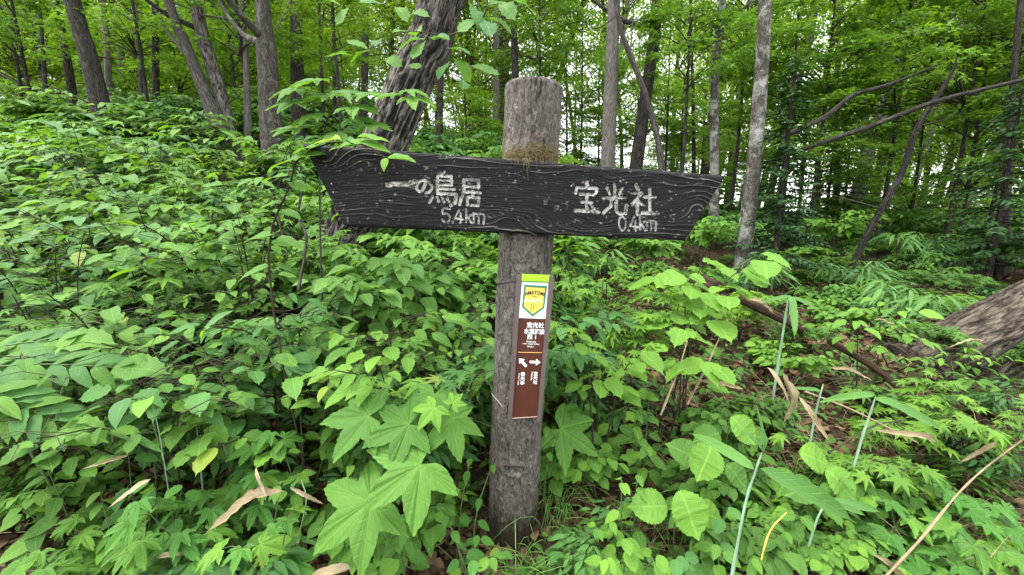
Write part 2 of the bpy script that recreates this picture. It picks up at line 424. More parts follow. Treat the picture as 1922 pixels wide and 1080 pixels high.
# ------------------------------------------------------------------ ground
def terrain(x, y):
    x = np.asarray(x, float); y = np.asarray(y, float)
    k = np.clip(.27 - .03 * x, .13, .40)
    t = np.maximum(y - 1.25, 0)
    yc = 7.2
    up = np.where(t < yc, t - .12 * np.maximum(t - 5, 0) ** 2 * .6, yc - .12 * 2.2 ** 2 * .6 - .22 * np.minimum(t - yc, 60))
    up = np.where(t < yc, up, up)
    h = k * up
    h = h - .07 * np.maximum(1.25 - y, 0).clip(0, 6)
    h = h + np.where(x < -.3, .10 * np.minimum(-x - .3, 1.5) * np.exp(-((y - 1.2) / 1.2) ** 2), 0)
    q = np.stack([np.ravel(x), np.ravel(y), np.zeros(x.size)], 1)
    nz = (fbm(q * .9, 3, 3).reshape(x.shape) - .5) * .30 * np.clip(np.hypot(x, y) / 3, .25, 1) + (fbm(q * 5, 3, 5).reshape(x.shape) - .5) * .06
    return h + nz
def tz(x, y): return float(terrain(np.array([x]), np.array([y]))[0])

t = np.linspace(-1, 1, 301)
gx = np.sinh(7.6 * t) / np.sinh(7.6) * 900
X, Y = np.meshgrid(gx, gx + 2.0)
Z = terrain(X, Y)
i = np.arange(300)[:, None] * 301 + np.arange(300)[None]
F = np.stack([i, i + 1, i + 302, i + 301], -1).reshape(-1, 4)
m, nt, out = newmat('forest_floor'); n = N(nt)
tc = n('TexCoord'); v = tc.outputs['Object']
a = n.noise(v, 3, 5, .6); b_ = n.noise(v, 38, 5, .7, .8); c_ = n.noise(v, 130, 3)
col = n.ramp(b_, [(.28, (.012, .008, .006)), (.48, (.045, .028, .017)), (.62, (.085, .055, .032)), (.8, (.15, .105, .065))])
col = n.mix(n.math('MULTIPLY', n.math('SUBTRACT', a, .48, True), 4, True), col, (.022, .045, .012))
p = n('BsdfPrincipled'); n.lk(col, p.inputs['Base Color']); p.inputs['Roughness'].default_value = .95; p.inputs['Specular IOR Level'].default_value = .15
bp = n('Bump'); bp.inputs['Strength'].default_value = 1; bp.inputs['Distance'].default_value = .03
n.lk(n.math('ADD', b_, n.math('MULTIPLY', c_, .4)), bp.inputs['Height']); n.lk(bp.outputs[0], p.inputs['Normal']); n.lk(p.outputs[0], out.inputs[0])
g = link('ground', mesh_np('ground', np.stack([X, Y, Z], -1).reshape(-1, 3), F, m)); g['kind'] = 'structure'
g['label'] = 'sloping forest floor of brown leaf litter'

# ------------------------------------------------------------------ trees
rng = np.random.default_rng(11)
# leaf crowns: flat layered sprays of small bent leaves on thin twigs; several shapes shared by the trees
TINY = (np.array([(0, 0, 0), (.45, .30, .06), (1, 0, -.16), (.45, -.30, .06)]), [np.array([(0, 1, 2), (0, 2, 3)])], np.array([(0, 0), (.5, .5), (1, 0), (.5, -.5)]))
STAR = palmate([(-100, .55), (-50, .9), (0, 1), (50, .9), (100, .55)], .34, ((10, .6),), 0, 0, .05, .25, 0, 2, 1)
def crown_meshes(seed, Rr, H, nspray, per, size, mat, tmpl, flat=.16, droop=.25):
    rg = np.random.default_rng(seed)
    P, D, tw = [], [], Acc()
    for k in range(nspray):
        az = rg.uniform(0, 2 * np.pi); h = rg.uniform(0, 1)
        rmax = Rr * (1 - .55 * h ** 1.6) * (.55 + .45 * min(1, h * 4 + .3)); rr = rmax * rg.uniform(.35, 1) ** .7
        c = np.array([rr * math.cos(az), rr * math.sin(az), h * H + rg.normal() * .1])
        sr = rg.uniform(.35, .75) * Rr * .38
        m = int(per * rg.uniform(.6, 1.4))
        q = rg.normal(size=(m, 3)) * np.array([sr * .5, sr * .5, sr * flat])
        q[:, 2] -= droop * (np.hypot(q[:, 0], q[:, 1]) ** 2) / sr
        d = q * np.array([1, 1, .3]) + np.array([math.cos(az), math.sin(az), -.15]) * sr * .45 + rg.normal(size=(m, 3)) * sr * .3
        P.append(c + q); D.append(d)
        r0 = np.array([0, 0, max(0, c[2] - .35 * rr)])
        if k % 2 == 0:
            tw.tube([r0, (r0 + c) / 2 + np.array([0, 0, .12 * rr]), c, c + np.array([math.cos(az), math.sin(az), -.1]) * sr * .6], [.014, .009, .005, .002], 4, 7)
    P = np.vstack(P); D = np.vstack(D); n = len(P)
    Nn = np.array([0, 0, 1.]) + rg.normal(size=(n, 3)) * .42
    cm = joined_mesh('crown', [(tmpl, P, frames(D, Nn), size * rg.uniform(.6, 1.25, n), rg.random(n))], LM[mat])
    return cm, tw.mesh('twigs', BARK['twig'])
CROWN = {
 'sparse': [crown_meshes(90 + i, 2.0, 4.0, 40, 40, .08, 'far', TINY) for i in range(2)],
 'airy': [crown_meshes(100 + i, 2.3, 4.5, 62, 98, .07, 'far', TINY) for i in range(3)],
 'full': [crown_meshes(110 + i, 2.2, 4.2, 78, 135, .07, 'far', TINY) for i in range(3)],
 'dark': [crown_meshes(120 + i, 2.2, 3.6, 66, 140, .08, 'fardark', TINY) for i in range(2)],
 'star': [crown_meshes(130 + i, 1.5, 2.0, 48, 92, .066, 'maple', STAR, .10) for i in range(3)],
}
def add_crown(root, kind, i, loc, scale, rot, stretch=1.0):
    cm, tm = CROWN[kind][i % len(CROWN[kind])]
    o = link('crown', cm, root, loc); o.scale = (scale, scale, scale * stretch); o.rotation_euler = (0, 0, rot); o['kind'] = 'stuff'
    o = link('twigs', tm, root, loc); o['kind'] = 'stuff'; o.scale = (scale, scale, scale * stretch); o.rotation_euler = (0, 0, rot)

def trunk_disp(seed, amp, k_round, k_along):
    def f(th, L, r):
        q = np.stack([np.cos(th).ravel() * k_round, np.sin(th).ravel() * k_round, L.ravel() * k_along], 1)
        a = fbm(q, 3, seed).reshape(r.shape)
        ridge = 1 - np.abs(2 * a - 1) * 4.2
        f.relief = np.clip(ridge * 1.1 + .35, 0, 1).ravel()
        big = fbm(q * .25, 2, seed + 3).reshape(r.shape) - .5
        return r * (1 + amp * np.clip(ridge, -.7, .8) + .12 * big)
    return f

def tree(name, label, cat, pix, wpx, Y, bark, top=8.5, limbs=2, crown=None, seg=10, seed=0, flare=1.35, disp=None, n=24, group=None, drift=.04, stubs=2, root_down=True):
    """pix: trunk centre line in the photograph from low to high, all at distance Y (or (px,py,Y)); wpx its widths there"""
    rg = np.random.default_rng(seed + 500)
    P = [at(p[0], p[1], p[2] if len(p) > 2 else Y) for p in pix]
    wp = np.interp(np.linspace(0, 1, len(P)), np.linspace(0, 1, len(wpx)), wpx)
    rad = [w * depth_of(p) / FPX / 2 / math.sqrt(1 + (p[0] / depth_of(p)) ** 2) for w, p in zip(wp, P)]   # off the axis a round trunk shows wider
    if Y > 4 and pix[0][0] < 700: rad = [q * .84 for q in rad]
    P0 = P[0]; g0 = tz(P0[0], P0[1])
    if root_down and P0[2] > g0 + .08:
        d = (P[0] - P[1]); d = d / max(1e-6, -d[2]) if d[2] < -1e-4 else np.array([0, 0, -1.])
        d[:2] = np.clip(d[:2], -.8, .8)
        q = P0 + d * (P0[2] - g0) * .95; q[2] = tz(q[0], q[1]) - .12
        P = [q] + P; rad = [rad[0] * flare] + rad
    else: rad[0] *= 1.1
    if top and P[-1][2] < top:
        d = P[-1] - P[-2]; d = d / np.linalg.norm(d)
        rise = top - P[-1][2]
        for f in (.5, 1.0):
            e = d * np.array([1, 1, 1]); s_ = rise * .5 / max(.35, d[2])
            P.append(P[-1] + np.array([e[0] * s_ * .7 + rg.normal() * drift, e[1] * s_ * .7 + rg.normal() * drift, rise * .5])); rad.append(rad[-1] * (.8 if f < 1 else .5))
    P = np.array(P); base = P[0].copy(); base[2] = tz(base[0], base[1]) if root_down else base[2]
    root = thing(name, label, cat, base, group)
    C = catmull(P, n); r = np.interp(np.linspace(0, 1, n), np.linspace(0, 1, len(rad)), rad)
    V, F, U = tube(C - base, r, seg, disp, True)
    rel = np.full(len(V), .7)
    if disp is not None: rel[:len(disp.relief)] = disp.relief
    link('trunk', mesh_np('trunk', V, F, BARK[bark], U, {'relief': rel} if disp or bark in ('furrow', 'old') else None), root)
    k0 = int(n * .45)
    for j in range(limbs):
        k = rg.integers(k0, n - 2); az = rg.uniform(0, 2 * np.pi); ln = rg.uniform(.8, 1.9)
        a = C[k] - base; dv = np.array([math.cos(az), math.sin(az), rg.uniform(.35, .9)])
        A = Acc(); A.tube([a, a + dv * ln * .35, a + dv * ln * .7 + [0, 0, .15 * ln], a + dv * ln + [0, 0, .4 * ln]], [r[k] * .5, r[k] * .36, r[k] * .24, .008], 6, 9)
        e = a + dv * ln * .6 + np.array([0, 0, .1 * ln]); az2 = az + rg.uniform(-1, 1)
        A.tube([e, e + np.array([math.cos(az2), math.sin(az2), .25]) * ln * .5], [r[k] * .2, .006], 5, 4)
        link('limb', A.mesh('limb', BARK[bark]), root)
    if stubs:
        for j in range(stubs):
            k = rg.integers(3, n - 2); az = rg.uniform(0, 2 * np.pi); ln = rg.uniform(.25, .8)
            a = C[k] - base; dv = np.array([math.cos(az), math.sin(az) * .5, rg.uniform(-.1, .5)])
            A = Acc(); A.tube([a, a + dv * ln * .5 + rg.normal(size=3) * .04, a + dv * ln], [max(.006, r[k] * .16), .006, .002], 4, 6)
            link('dead_twig', A.mesh('dead_twig', BARK['twig']), root)
    if crown:
        for (kind, sc, zz) in crown:
            # point of the trunk at height zz
            z = C[:, 2]; kk = int(np.argmin(np.abs(z - zz)))
            add_crown(root, kind, int(rg.integers(0, 9)), tuple(np.array([C[kk][0], C[kk][1], zz]) - base), sc, rg.uniform(0, 6.28))
    return root

HI = [('sparse', 1.0, 7.4)]
# left of the sign
tree('leaning_oak', 'thick dark furrowed oak trunk leaning right just behind the sign board', 'tree',
     [(632, 500), (684, 375), (735, 240), (793, 100), (826, 0)], [100, 92, 82, 78, 78], 2.95, 'furrow', 7.5, 3, None, 190, 1, 1.25, trunk_disp(4, .085, 5.2, 7), 280, stubs=0)
tree('dark_trunk_tree', 'dark flaky barked tree leaning left, thickest at the upper left edge', 'tree', [(192, 215), (165, 100), (135, 0)], [52, 46, 44], 5.0, 'dark', 9, 3, HI, 16, 2)
tree('grey_tree', 'slim mossy tree just left of the thick dark trunk', 'tree', [(142, 215), (122, 90), (104, 0)], [24, 22, 20], 6.4, 'moss', 9, 2, HI, 10, 3)
tree('grey_tree', 'straight grey tree close to the right of the thick dark trunk', 'tree', [(207, 200), (200, 90), (193, 0)], [19, 17, 16], 6.8, 'pale', 9, 2, HI, 10, 4)
tree('thin_tree', 'thin crooked tree near the upper left corner', 'tree', [(42, 205), (32, 120), (8, 40)], [11, 9, 7], 6.2, 'dark', 5.2, 2, None, 8, 5)
tree('thin_tree', 'thin mossy upright tree between the corner and the dark trunk', 'tree', [(88, 205), (80, 90), (72, 0)], [12, 11, 10], 7.4, 'moss', 9, 2, HI, 8, 6)
tree('pale_tree', 'faint pale tree in the gap right of the grey trunk', 'tree', [(232, 190), (226, 90), (222, 0)], [18, 16, 15], 9, 'pale', 9, 2, HI, 8, 7)
tree('forked_tree', 'forked tree whose two thin stems part above the shrubs', 'tree', [(268, 205), (264, 110), (257, 60), (255, 0)], [17, 15, 12, 10], 6.8, 'grey', 9, 2, HI, 10, 8)
tree('grey_tree', 'straight brown tree left of the pair with joined bases', 'tree', [(294, 205), (292, 110), (291, 0)], [20, 18, 17], 6.6, 'moss', 9, 2, HI, 10, 9)
tree('twin_tree', 'left stem of the joined pair, bending strongly to the left', 'tree', [(415, 250), (385, 175), (345, 75), (316, 0)], [46, 32, 27, 24], 5.2, 'grey', 9, 2, HI, 14, 10)
tree('twin_tree', 'right stem of the joined pair, curved and paler', 'tree', [(432, 250), (412, 170), (384, 80), (366, 0)], [34, 34, 34, 32], 5.3, 'furrow', 9, 2, HI, 14, 11)
tree('thin_tree', 'thin broken pale stem left of the lichen spotted tree', 'tree', [(466, 250), (463, 150), (460, 75)], [19, 16, 12], 5.6, 'pale', 4.6, 1, None, 10, 12)
tree('lichen_tree', 'stout lichen spotted tree forking near the top, left of the oak', 'tree', [(512, 275), (505, 180), (500, 90), (492, 0)], [52, 48, 46, 34], 4.6, 'spotted', 9, 3, HI, 30, 13, 1.3, trunk_disp(8, .05, 3, 2), 60)
tree('grey_tree', 'straight reddish grey tree close behind the lichen spotted tree', 'tree', [(560, 215), (557, 100), (555, 0)], [34, 31, 29], 6.0, 'dark', 9, 2, HI, 14, 14)
tree('thin_tree', 'very thin stem right of the reddish grey tree', 'tree', [(608, 215), (602, 100), (598, 0)], [9, 8, 8], 6.5, 'dark', 9, 1, HI, 7, 15)
tree('thin_tree', 'very thin dark stem left of the leaning oak', 'tree', [(629, 225), (627, 120), (624, 0)], [9, 8, 8], 7, 'dark', 9, 1, HI, 7, 16)
tree('grey_tree', 'dark straight tree partly behind the oak on its left', 'tree', [(683, 230), (685, 100), (686, 0)], [17, 16, 15], 6.8, 'dark', 9, 2, HI, 9, 17)
# behind the sign
tree('thin_tree', 'short dark stem right of the oak above the board', 'tree', [(825, 270), (826, 190), (829, 90)], [14, 12, 10], 6.5, 'dark', 6, 1, None, 8, 18)
tree('pale_tree', 'thin pale stem standing left of the post top', 'tree', [(931, 285), (932, 130), (930, 0)], [13, 12, 11], 9.5, 'pale', 10, 2, HI, 8, 19)
tree('thin_tree', 'thin dark trunk rising straight behind the post top', 'tree', [(968, 200), (966, 100), (963, 0)], [15, 13, 13], 7.5, 'dark', 10, 1, HI, 8, 20)
tree('pale_tree', 'pale grey straight tree with furrowed bark right of the post', 'tree', [(1141, 300), (1147, 150), (1153, 0)], [27, 25, 24], 5.6, 'pale', 10, 2, HI, 14, 21)
tree('dark_leaning_tree', 'dark tree leaning right, behind the thin curved stem', 'tree', [(1193, 320), (1212, 180), (1228, 70), (1233, 0)], [26, 24, 22, 21], 6.0, 'dark', 10, 2, HI, 12, 22)
tree('curved_tree', 'thin curved stem crossing in front of the dark leaning tree', 'tree', [(1243, 330), (1232, 250), (1205, 160), (1172, 75), (1156, 0)], [13, 12, 11, 10, 10], 5.0, 'grey', 8, 1, None, 9, 23)
tree('thin_tree', 'very thin dark stem between curved tree and board end', 'tree', [(1302, 310), (1301, 180), (1297, 60)], [8, 7, 6], 7.5, 'dark', 8, 1, None, 7, 24)
tree('grey_tree', 'slender grey tree rising above the right end of the board', 'tree', [(1341, 335), (1341, 190), (1346, 80), (1356, 0)], [18, 17, 16, 15], 5.6, 'birch', 10, 2, HI, 10, 25)
tree('lichen_birch', 'pale lichen covered tree right of the board, leaning right', 'tree', [(1385, 560), (1400, 440), (1416, 300), (1428, 150), (1436, 0)], [34, 31, 29, 28, 26], 3.9, 'birch', 9, 2, HI, 30, 26, 1.3, trunk_disp(12, .04, 2.5, 3), 70)
# right of the sign
tree('thin_tree', 'thin stem leaning right beyond the lichen covered tree', 'tree', [(1478, 300), (1492, 190), (1522, 60)], [11, 10, 8], 7.5, 'dark', 7, 2, None, 8, 27)
tree('thin_tree', 'thin dark upright stem in the middle of the right slope', 'tree', [(1571, 330), (1571, 200), (1573, 90)], [12, 11, 9], 7.5, 'dark', 8, 2, HI, 8, 28)
tree('grey_tree', 'grey tree behind the crossing poles, joined at its base', 'tree', [(1622, 300), (1624, 190), (1628, 90), (1630, 0)], [16, 14, 13, 12], 8, 'grey', 9, 2, HI, 9, 29)
tree('leaning_tree', 'broad grey trunk leaning right behind the crossing poles', 'tree', [(1618, 330), (1650, 220), (1688, 110), (1712, 30)], [26, 24, 20, 18], 7.6, 'pale', 8, 2, HI, 10, 30)
tree('leaning_tree', 'thin dark stem leaning right above the upper pole', 'tree', [(1490, 190), (1512, 110), (1526, 60)], [12, 10, 8], 8.2, 'dark', 7, 1, None, 8, 31)
tree('dead_snag', 'dark dead stem slanting up to the right across the poles', 'tree', [(1636, 425), (1690, 330), (1722, 240), (1782, 145), (1796, 108)], [14, 15, 13, 9, 3], 3.9, 'black', 0, 0, None, 9, 32, stubs=3)
tree('dark_tree', 'dark short trunk at the far right edge under drooping leaves', 'tree', [(1884, 450), (1888, 370), (1893, 290), (1898, 200)], [24, 22, 19, 16], 4.6, 'dark', 6, 2, None, 12, 33)
tree('leaning_tree', 'massive grey furrowed trunk leaning over the right edge of the slope', 'tree', [(1725, 722, 2.3), (1830, 664, 2.32), (1960, 592, 2.36), (2150, 485, 2.4), (2450, 305, 2.5)], [215, 215, 215, 205, 185], 2.3, 'old', 0, 0, None, 200, 34, 1.0, trunk_disp(21, .05, 7.5, 5), 260, stubs=0)
for nm, lb, pts, w in (
    ('fallen_pole', 'long bare grey pole leaning across the right slope', [(1480, 290, 4.1), (1640, 235, 3.9), (1760, 190, 3.75), (1930, 148, 3.6)], [8.5, 8.5, 8, 7]),
    ('fallen_pole', 'short dark pole leaning above the long grey one', [(1466, 258, 4.3), (1545, 222, 4.2), (1600, 180, 4.2), (1672, 158, 4.1), (1770, 118, 4.0)], [10, 9, 8, 6, 2]),
    ('fallen_pole', 'dark crooked branch lying low by the massive leaning trunk', [(1838, 690, 2.0), (1890, 655, 2.0), (1935, 625, 2.0)], [8, 7, 6])):
    P = [at(*p) for p in pts]; A = Acc(); A.tube([q - P[0] for q in P], [a * depth_of(q) / FPX / 2 for a, q in zip(w, P)], 8, 24)
    tag(link(nm, A.mesh(nm, BARK['dark' if 'grey' in lb else 'black']), None, tuple(P[0])), lb, 'dead branch')
# trees past the crest of the slope: each its own trunk, limbs and crowns
FAR = []
for j in range(260):
    Yd = rng.uniform(9.2, 26); pxx = rng.uniform(-60, 1985)
    if len(FAR) >= 118: break
    p = at(pxx, 300, Yd); x = p[0]
    if any(abs(pxx - q[0]) < 12 and abs(Yd - q[1]) < 3 for q in FAR): continue
    FAR.append((pxx, Yd)); z0 = tz(x, Yd)
    ln = rng.uniform(-.13, .13) + (x * .004); H = 8 + Yd * .28
    root = thing('forest_tree', 'slender tree among the many rising beyond the crest of the slope', 'tree', (x, Yd, z0), 'trees beyond the crest')
    r0 = rng.uniform(.03, .12)
    pts = [np.array([0, 0, -.1]), np.array([ln * H * .3 + rng.normal() * .22, 0, H * .3]), np.array([ln * H * .65 + rng.normal() * .40, rng.normal() * .1, H * .65]), np.array([ln * H, 0, H])]
    C = catmull(pts, 12)
    V, F, U = tube(C, np.linspace(r0 * 1.1, r0 * .3, 12), 7)
    link('trunk', mesh_np('trunk', V, F, BARK[['dark', 'grey', 'dark', 'pale', 'moss'][j % 5]], U), root)
    for q in range(5):
        k = int(rng.integers(3, 11)); az = rng.uniform(0, 6.28); l_ = rng.uniform(.8, 2.2)
        A = Acc(); A.tube([C[k], C[k] + np.array([math.cos(az), math.sin(az), .5]) * l_ * .5, C[k] + np.array([math.cos(az), math.sin(az), .8]) * l_], [r0 * .35, r0 * .22, .008], 5, 6)
        link('limb', A.mesh('limb', BARK['dark']), root)
    lean_center = math.exp(-((pxx - 1080) / 330) ** 2)
    kinds = ('airy', 'airy') if lean_center > .4 else (('full', 'airy') if pxx < 800 else ('airy', 'full' if rng.random() < .5 else 'airy'))
    zs = [H * rng.uniform(.18, .32), H * rng.uniform(.42, .6)]
    if rng.random() < .35 * lean_center: zs = zs[1:]
    if pxx > 830 and rng.random() < .4 and len(zs) > 1: zs = zs[:1]
    if rng.random() < .5: add_crown(root, 'airy', int(rng.integers(0, 9)), (0, 0, rng.uniform(.3, 1.2)), rng.uniform(.7, 1.0), rng.uniform(0, 6.28), .8)
    for q, zz in enumerate(zs):
        add_crown(root, kinds[q], int(rng.integers(0, 9)), (ln * zz, 0, zz), rng.uniform(.8, 1.25) * (1 + (Yd - 9) * .025), rng.uniform(0, 6.28), 1.1)
# young maples under the big trees, with flat layered sprays
for j, (pxx, py, Yd, sc, kind, lb) in enumerate([
    (60, 60, 8.2, 1.1, 'star', 'young maple with layered bright leaves in the upper left corner'),
    (255, 95, 8.6, 1.0, 'star', 'young maple with bright leaves right of the thick dark trunk'),
    (425, 60, 8.4, 1.0, 'star', 'young maple filling the gap above the joined pair of trunks'),
    (330, 140, 9.0, 1.0, 'star', 'young maple with yellowish leaves between forked tree and joined pair'),
    (640, 150, 7.8, .8, 'star', 'young maple behind the thin stems left of the oak'),
    (1290, 70, 5.6, .65, 'star', 'young maple with flat sprays over the curved stem'),
    (1480, 210, 5.8, .7, 'star', 'young maple with flat sprays right of the lichen covered tree'),
    (1560, 40, 5.8, .85, 'star', 'young maple spreading along the top of the right slope'),
    (1700, 60, 5.8, .95, 'star', 'young maple whose sprays hang over the crossing poles'),
    (1840, 40, 5.4, .95, 'star', 'young maple in the upper right corner with fresh green sprays'),
    (1830, 240, 5.6, .85, 'star', 'young maple with drooping sprays above the dark right trunk'),
    (1905, 130, 5.3, .8, 'star', 'young maple at the right edge under the corner maple'),
    (1720, 300, 6.2, .75, 'dark', 'dense dark leafy sapling behind the slanting dead stem'),
    (1500, 330, 6.6, .65, 'dark', 'dense dark leafy sapling low beyond the lichen covered tree'),
    (20, 20, 5.6, .62, 'star', 'young maple whose leaves overlap the thin crooked tree in the upper left'),
    (245, 10, 5.9, .6, 'star', 'young maple at the top edge between pale tree and thick dark trunk'),
    (440, 15, 5.6, .55, 'star', 'young maple at the top edge above the joined pair'),
    (620, 40, 5.4, .5, 'star', 'young maple at the top edge left of the leaning oak'),
    (1010, 30, 7.5, .7, 'star', 'young maple at the top edge above the post'),
    (1400, 20, 6.2, .7, 'star', 'young maple at the top edge behind the lichen covered tree'),
    (1250, 200, 7.5, .6, 'star', 'young maple behind the dark leaning tree and curved stem'),
    (1060, 215, 7.8, .55, 'star', 'young maple low behind the post and pale tree'),
    (1120, 262, 7.9, .5, 'star', 'low young maple on the crest directly right of the post top'),
    (1275, 285, 8.0, .5, 'star', 'low young maple on the crest above the right half of the board'),
    (1400, 300, 8.3, .55, 'star', 'low young maple on the crest right of the slender grey tree'),
    (1585, 345, 7.6, .5, 'star', 'low young maple on the crest under the poles'),
    (1660, 380, 8.2, .55, 'star', 'low young maple on the crest behind the foot of the slanting stem'),
    (1790, 375, 7.0, .5, 'star', 'low young maple between slanting stem and dark right trunk'),
    (900, 275, 8.3, .5, 'star', 'low young maple on the crest directly left of the post'),
    (1090, 130, 8.6, .8, 'star', 'young maple filling the light gap right of the post top'),
    (1195, 190, 8.8, .75, 'star', 'young maple seen between pale tree and dark leaning tree'),
    (1320, 215, 8.8, .75, 'star', 'young maple seen left of the slender grey tree'),
    (1510, 270, 8.6, .75, 'star', 'young maple far behind the fir and the pole ends'),
    (870, 230, 7.0, .6, 'star', 'young maple low between the oak and the post top')]):
    c = at(pxx, py, Yd); z0 = tz(c[0], Yd)
    root = thing('maple_sapling', lb, 'young tree', (c[0], Yd, z0))
    h = c[2] - z0
    A = Acc(); A.tube([(0, 0, -.05), (.05, 0, h * .5), (0, 0, h + 1.2)], [.028, .022, .008], 6, 10)
    link('trunk', A.mesh('trunk', BARK['dark']), root)
    add_crown(root, kind, j, (0, 0, h - 1.0 * sc), sc, j * 1.3)
# ------------------------------------------------------------------ the signpost
YP = 1.36
ptop, pbot = at(1002, 160, YP), at(960, 990, YP)
ax = (ptop - pbot); ax /= np.linalg.norm(ax)
zb = tz(pbot[0], YP)
pbase = pbot - ax * ((pbot[2] - zb) / ax[2])
SB = np.array([pbase[0], YP, zb])
sign = thing('signpost', 'grey log post carrying a black two-ended wooden direction board', 'signpost', SB)
PR = .0885
Lp = np.linalg.norm(ptop - pbase) + .12
P = np.linspace(0, 1, 260)[:, None] * (ptop - (pbase - ax * .12)) + (pbase - ax * .12)
def postd(th, L, r):
    q = np.stack([np.cos(th).ravel(), np.sin(th).ravel(), L.ravel()], 1)
    a = fbm(q * [7, 7, 26], 3, 61).reshape(r.shape) - .5
    b = fbm(q * [3, 3, 8], 2, 62).reshape(r.shape) - .5
    f2 = fbm(q * [16, 16, 40], 3, 66).reshape(r.shape) - .5
    r = r + a * .008 + b * .008 + f2 * .006
    # old knot of a branch low on the front: an almond hollow with a swollen rim
    kx = ((th - math.pi + .02 + np.pi) % (2 * np.pi) - np.pi) * PR; kz = L - KL
    d = np.sqrt((kx / .030) ** 2 + (kz / .011) ** 2)
    r = r - .011 * np.exp(-d ** 2) + .008 * np.exp(-((d - 1.7) / .5) ** 2)
    # rounded shoulder at the top
    e = np.clip((L - (Lp - .012)) / .012, 0, 1)
    return r * (1 - .10 * e ** 2.5)
kp = at(967, 855, YP); KL = float(np.dot(kp - (pbase - ax * .12), ax))
V, F, U = tube(P, np.full(260, PR), 150, postd, False)
# top cap: domed rings
n0 = len(V) - 151; ring = V[n0:].copy(); ctr = ring.mean(0); capV, capF, o = [], [], len(V)
for q, f in enumerate((.8, .5, .2)):
    capV.append(ctr + (ring - ctr) * f + ax * .006 * (1 - f) + (vnoise(ring * 60 + q, 9) - .5)[:, None] * ax * .004)
ids = [np.arange(n0, n0 + 151)] + [o + q * 151 + np.arange(151) for q in range(3)]
for a, b in zip(ids[:-1], ids[1:]): capF.append(np.stack([a[:-1], a[1:], b[1:], b[:-1]], 1))
V = np.vstack([V] + capV); U = np.vstack([U] + [U[n0:]] * 3)
m, nt, out = newmat('post_bark'); n = N(nt); tc = n('TexCoord'); v = tc.outputs['Object']
big = n.noise(n.mapping(v, (14, 14, 6)), 1, 5, .62); fl = n.noise(n.mapping(v, (55, 55, 34)), 1, 6, .74, 1.6); sp = n.noise(v, 260, 3)
h = n.math('ADD', n.math('MULTIPLY', fl, .85), n.math('ADD', n.math('MULTIPLY', n.noise(n.mapping(v, (120, 120, 80)), 1, 4, .75, 2.0), .25), n.math('MULTIPLY', sp, .12)))
col = n.ramp(h, [(.42, (.014, .011, .009)), (.54, (.062, .054, .046)), (.66, (.128, .115, .10)), (.80, (.25, .232, .205))])
col = n.mix(n.math('MULTIPLY', n.math('SUBTRACT', big, .5, True), 2.0, True), col, (.075, .056, .042))
# moss and dirt settled above the board
sx = n('SeparateXYZ'); n.lk(v, sx.inputs[0]); zbrd = at(1000, 296, YP - PR)[2] - zb
near = n.math('SUBTRACT', 1, n.math('MULTIPLY', n.math('ABSOLUTE', n.math('SUBTRACT', sx.outputs[2], zbrd)), 11), True)
mn = n.noise(v, 46, 4, .7)
col = n.mix(n.math('MULTIPLY', n.math('SUBTRACT', n.math('ADD', n.math('MULTIPLY', near, .45), mn), .74, True), 5, True), col, (.125, .098, .042))
# mud splashed on the foot of the post and long drying cracks
foot = n.math('SUBTRACT', 1, n.math('MULTIPLY', sx.outputs[2], 5.5), True)
col = n.mix(n.math('MULTIPLY', n.math('SUBTRACT', n.math('ADD', n.math('MULTIPLY', foot, .8), mn), .72, True), 2.5, True), col, (.035, .026, .016))
ck = n.noise(n.mapping(v, (38, 38, 3.2)), 1, 3, .5, .5)
ckl = n.math('SUBTRACT', 1, n.math('MULTIPLY', n.math('ABSOLUTE', n.math('SUBTRACT', ck, .5)), 55), True)
ckl = n.math('MULTIPLY', ckl, n.math('GREATER_THAN', big, .5))
col = n.mix(n.math('MULTIPLY', ckl, .8), col, (.015, .012, .01)); h = n.math('SUBTRACT', h, n.math('MULTIPLY', ckl, .5))
p = n('BsdfPrincipled'); n.lk(col, p.inputs['Base Color']); p.inputs['Roughness'].default_value = .95; p.inputs['Specular IOR Level'].default_value = .15
b = n('Bump'); b.inputs['Strength'].default_value = 1; b.inputs['Distance'].default_value = .014; n.lk(h, b.inputs['Height']); n.lk(b.outputs[0], p.inputs['Normal']); n.lk(p.outputs[0], out.inputs[0])
link('post', mesh_np('post', V - SB, F + capF, m, U), sign)

# the board: a thick plank with slanted ends, grain weathered into relief, characters cut into the face
YB = 1.248; TH = .052
c4 = [at(566, 269, YB), at(1363, 330, YB), at(1288, 452, YB), at(645, 425, YB)]   # TL TR BR BL
NU, NV = 900, 170
uu = np.linspace(0, 1, NU); vv = np.linspace(0, 1, NV)
top_ = c4[0] + (c4[1] - c4[0]) * uu[:, None]; bot_ = c4[3] + (c4[2] - c4[3]) * uu[:, None]
G = bot_[None] + (top_ - bot_)[None] * vv[:, None, None]      # NV,NU,3
GX, GZ = G[..., 0], G[..., 2]
def warp(a, s, sd): return (fbm(np.stack([GX.ravel() * s[0], GZ.ravel() * s[1], np.zeros(GX.size)], 1), 3, sd).reshape(GX.shape) - .5) * a
zz = (GZ - (GX * -.062)) - 1.25
lam = zz + warp(.14, (2.2, 6), 31) + warp(.016, (14, 26), 32)
for (kx, ky, w1, w2, amp) in ((610, 300, .07, .05, .055), (700, 385, .10, .035, -.02), (1010, 340, .06, .03, .018), (1310, 385, .045, .035, -.045), (1100, 425, .08, .02, .016), (870, 290, .09, .02, -.022), (960, 385, .10, .03, .014)):
    k = at(kx, ky, YB)
    lam = lam + amp * np.exp(-((GX - k[0]) / w1) ** 2 - ((GZ - k[2]) / w2) ** 2)
ringn = lam * 52
fr = ringn - np.floor(ringn)
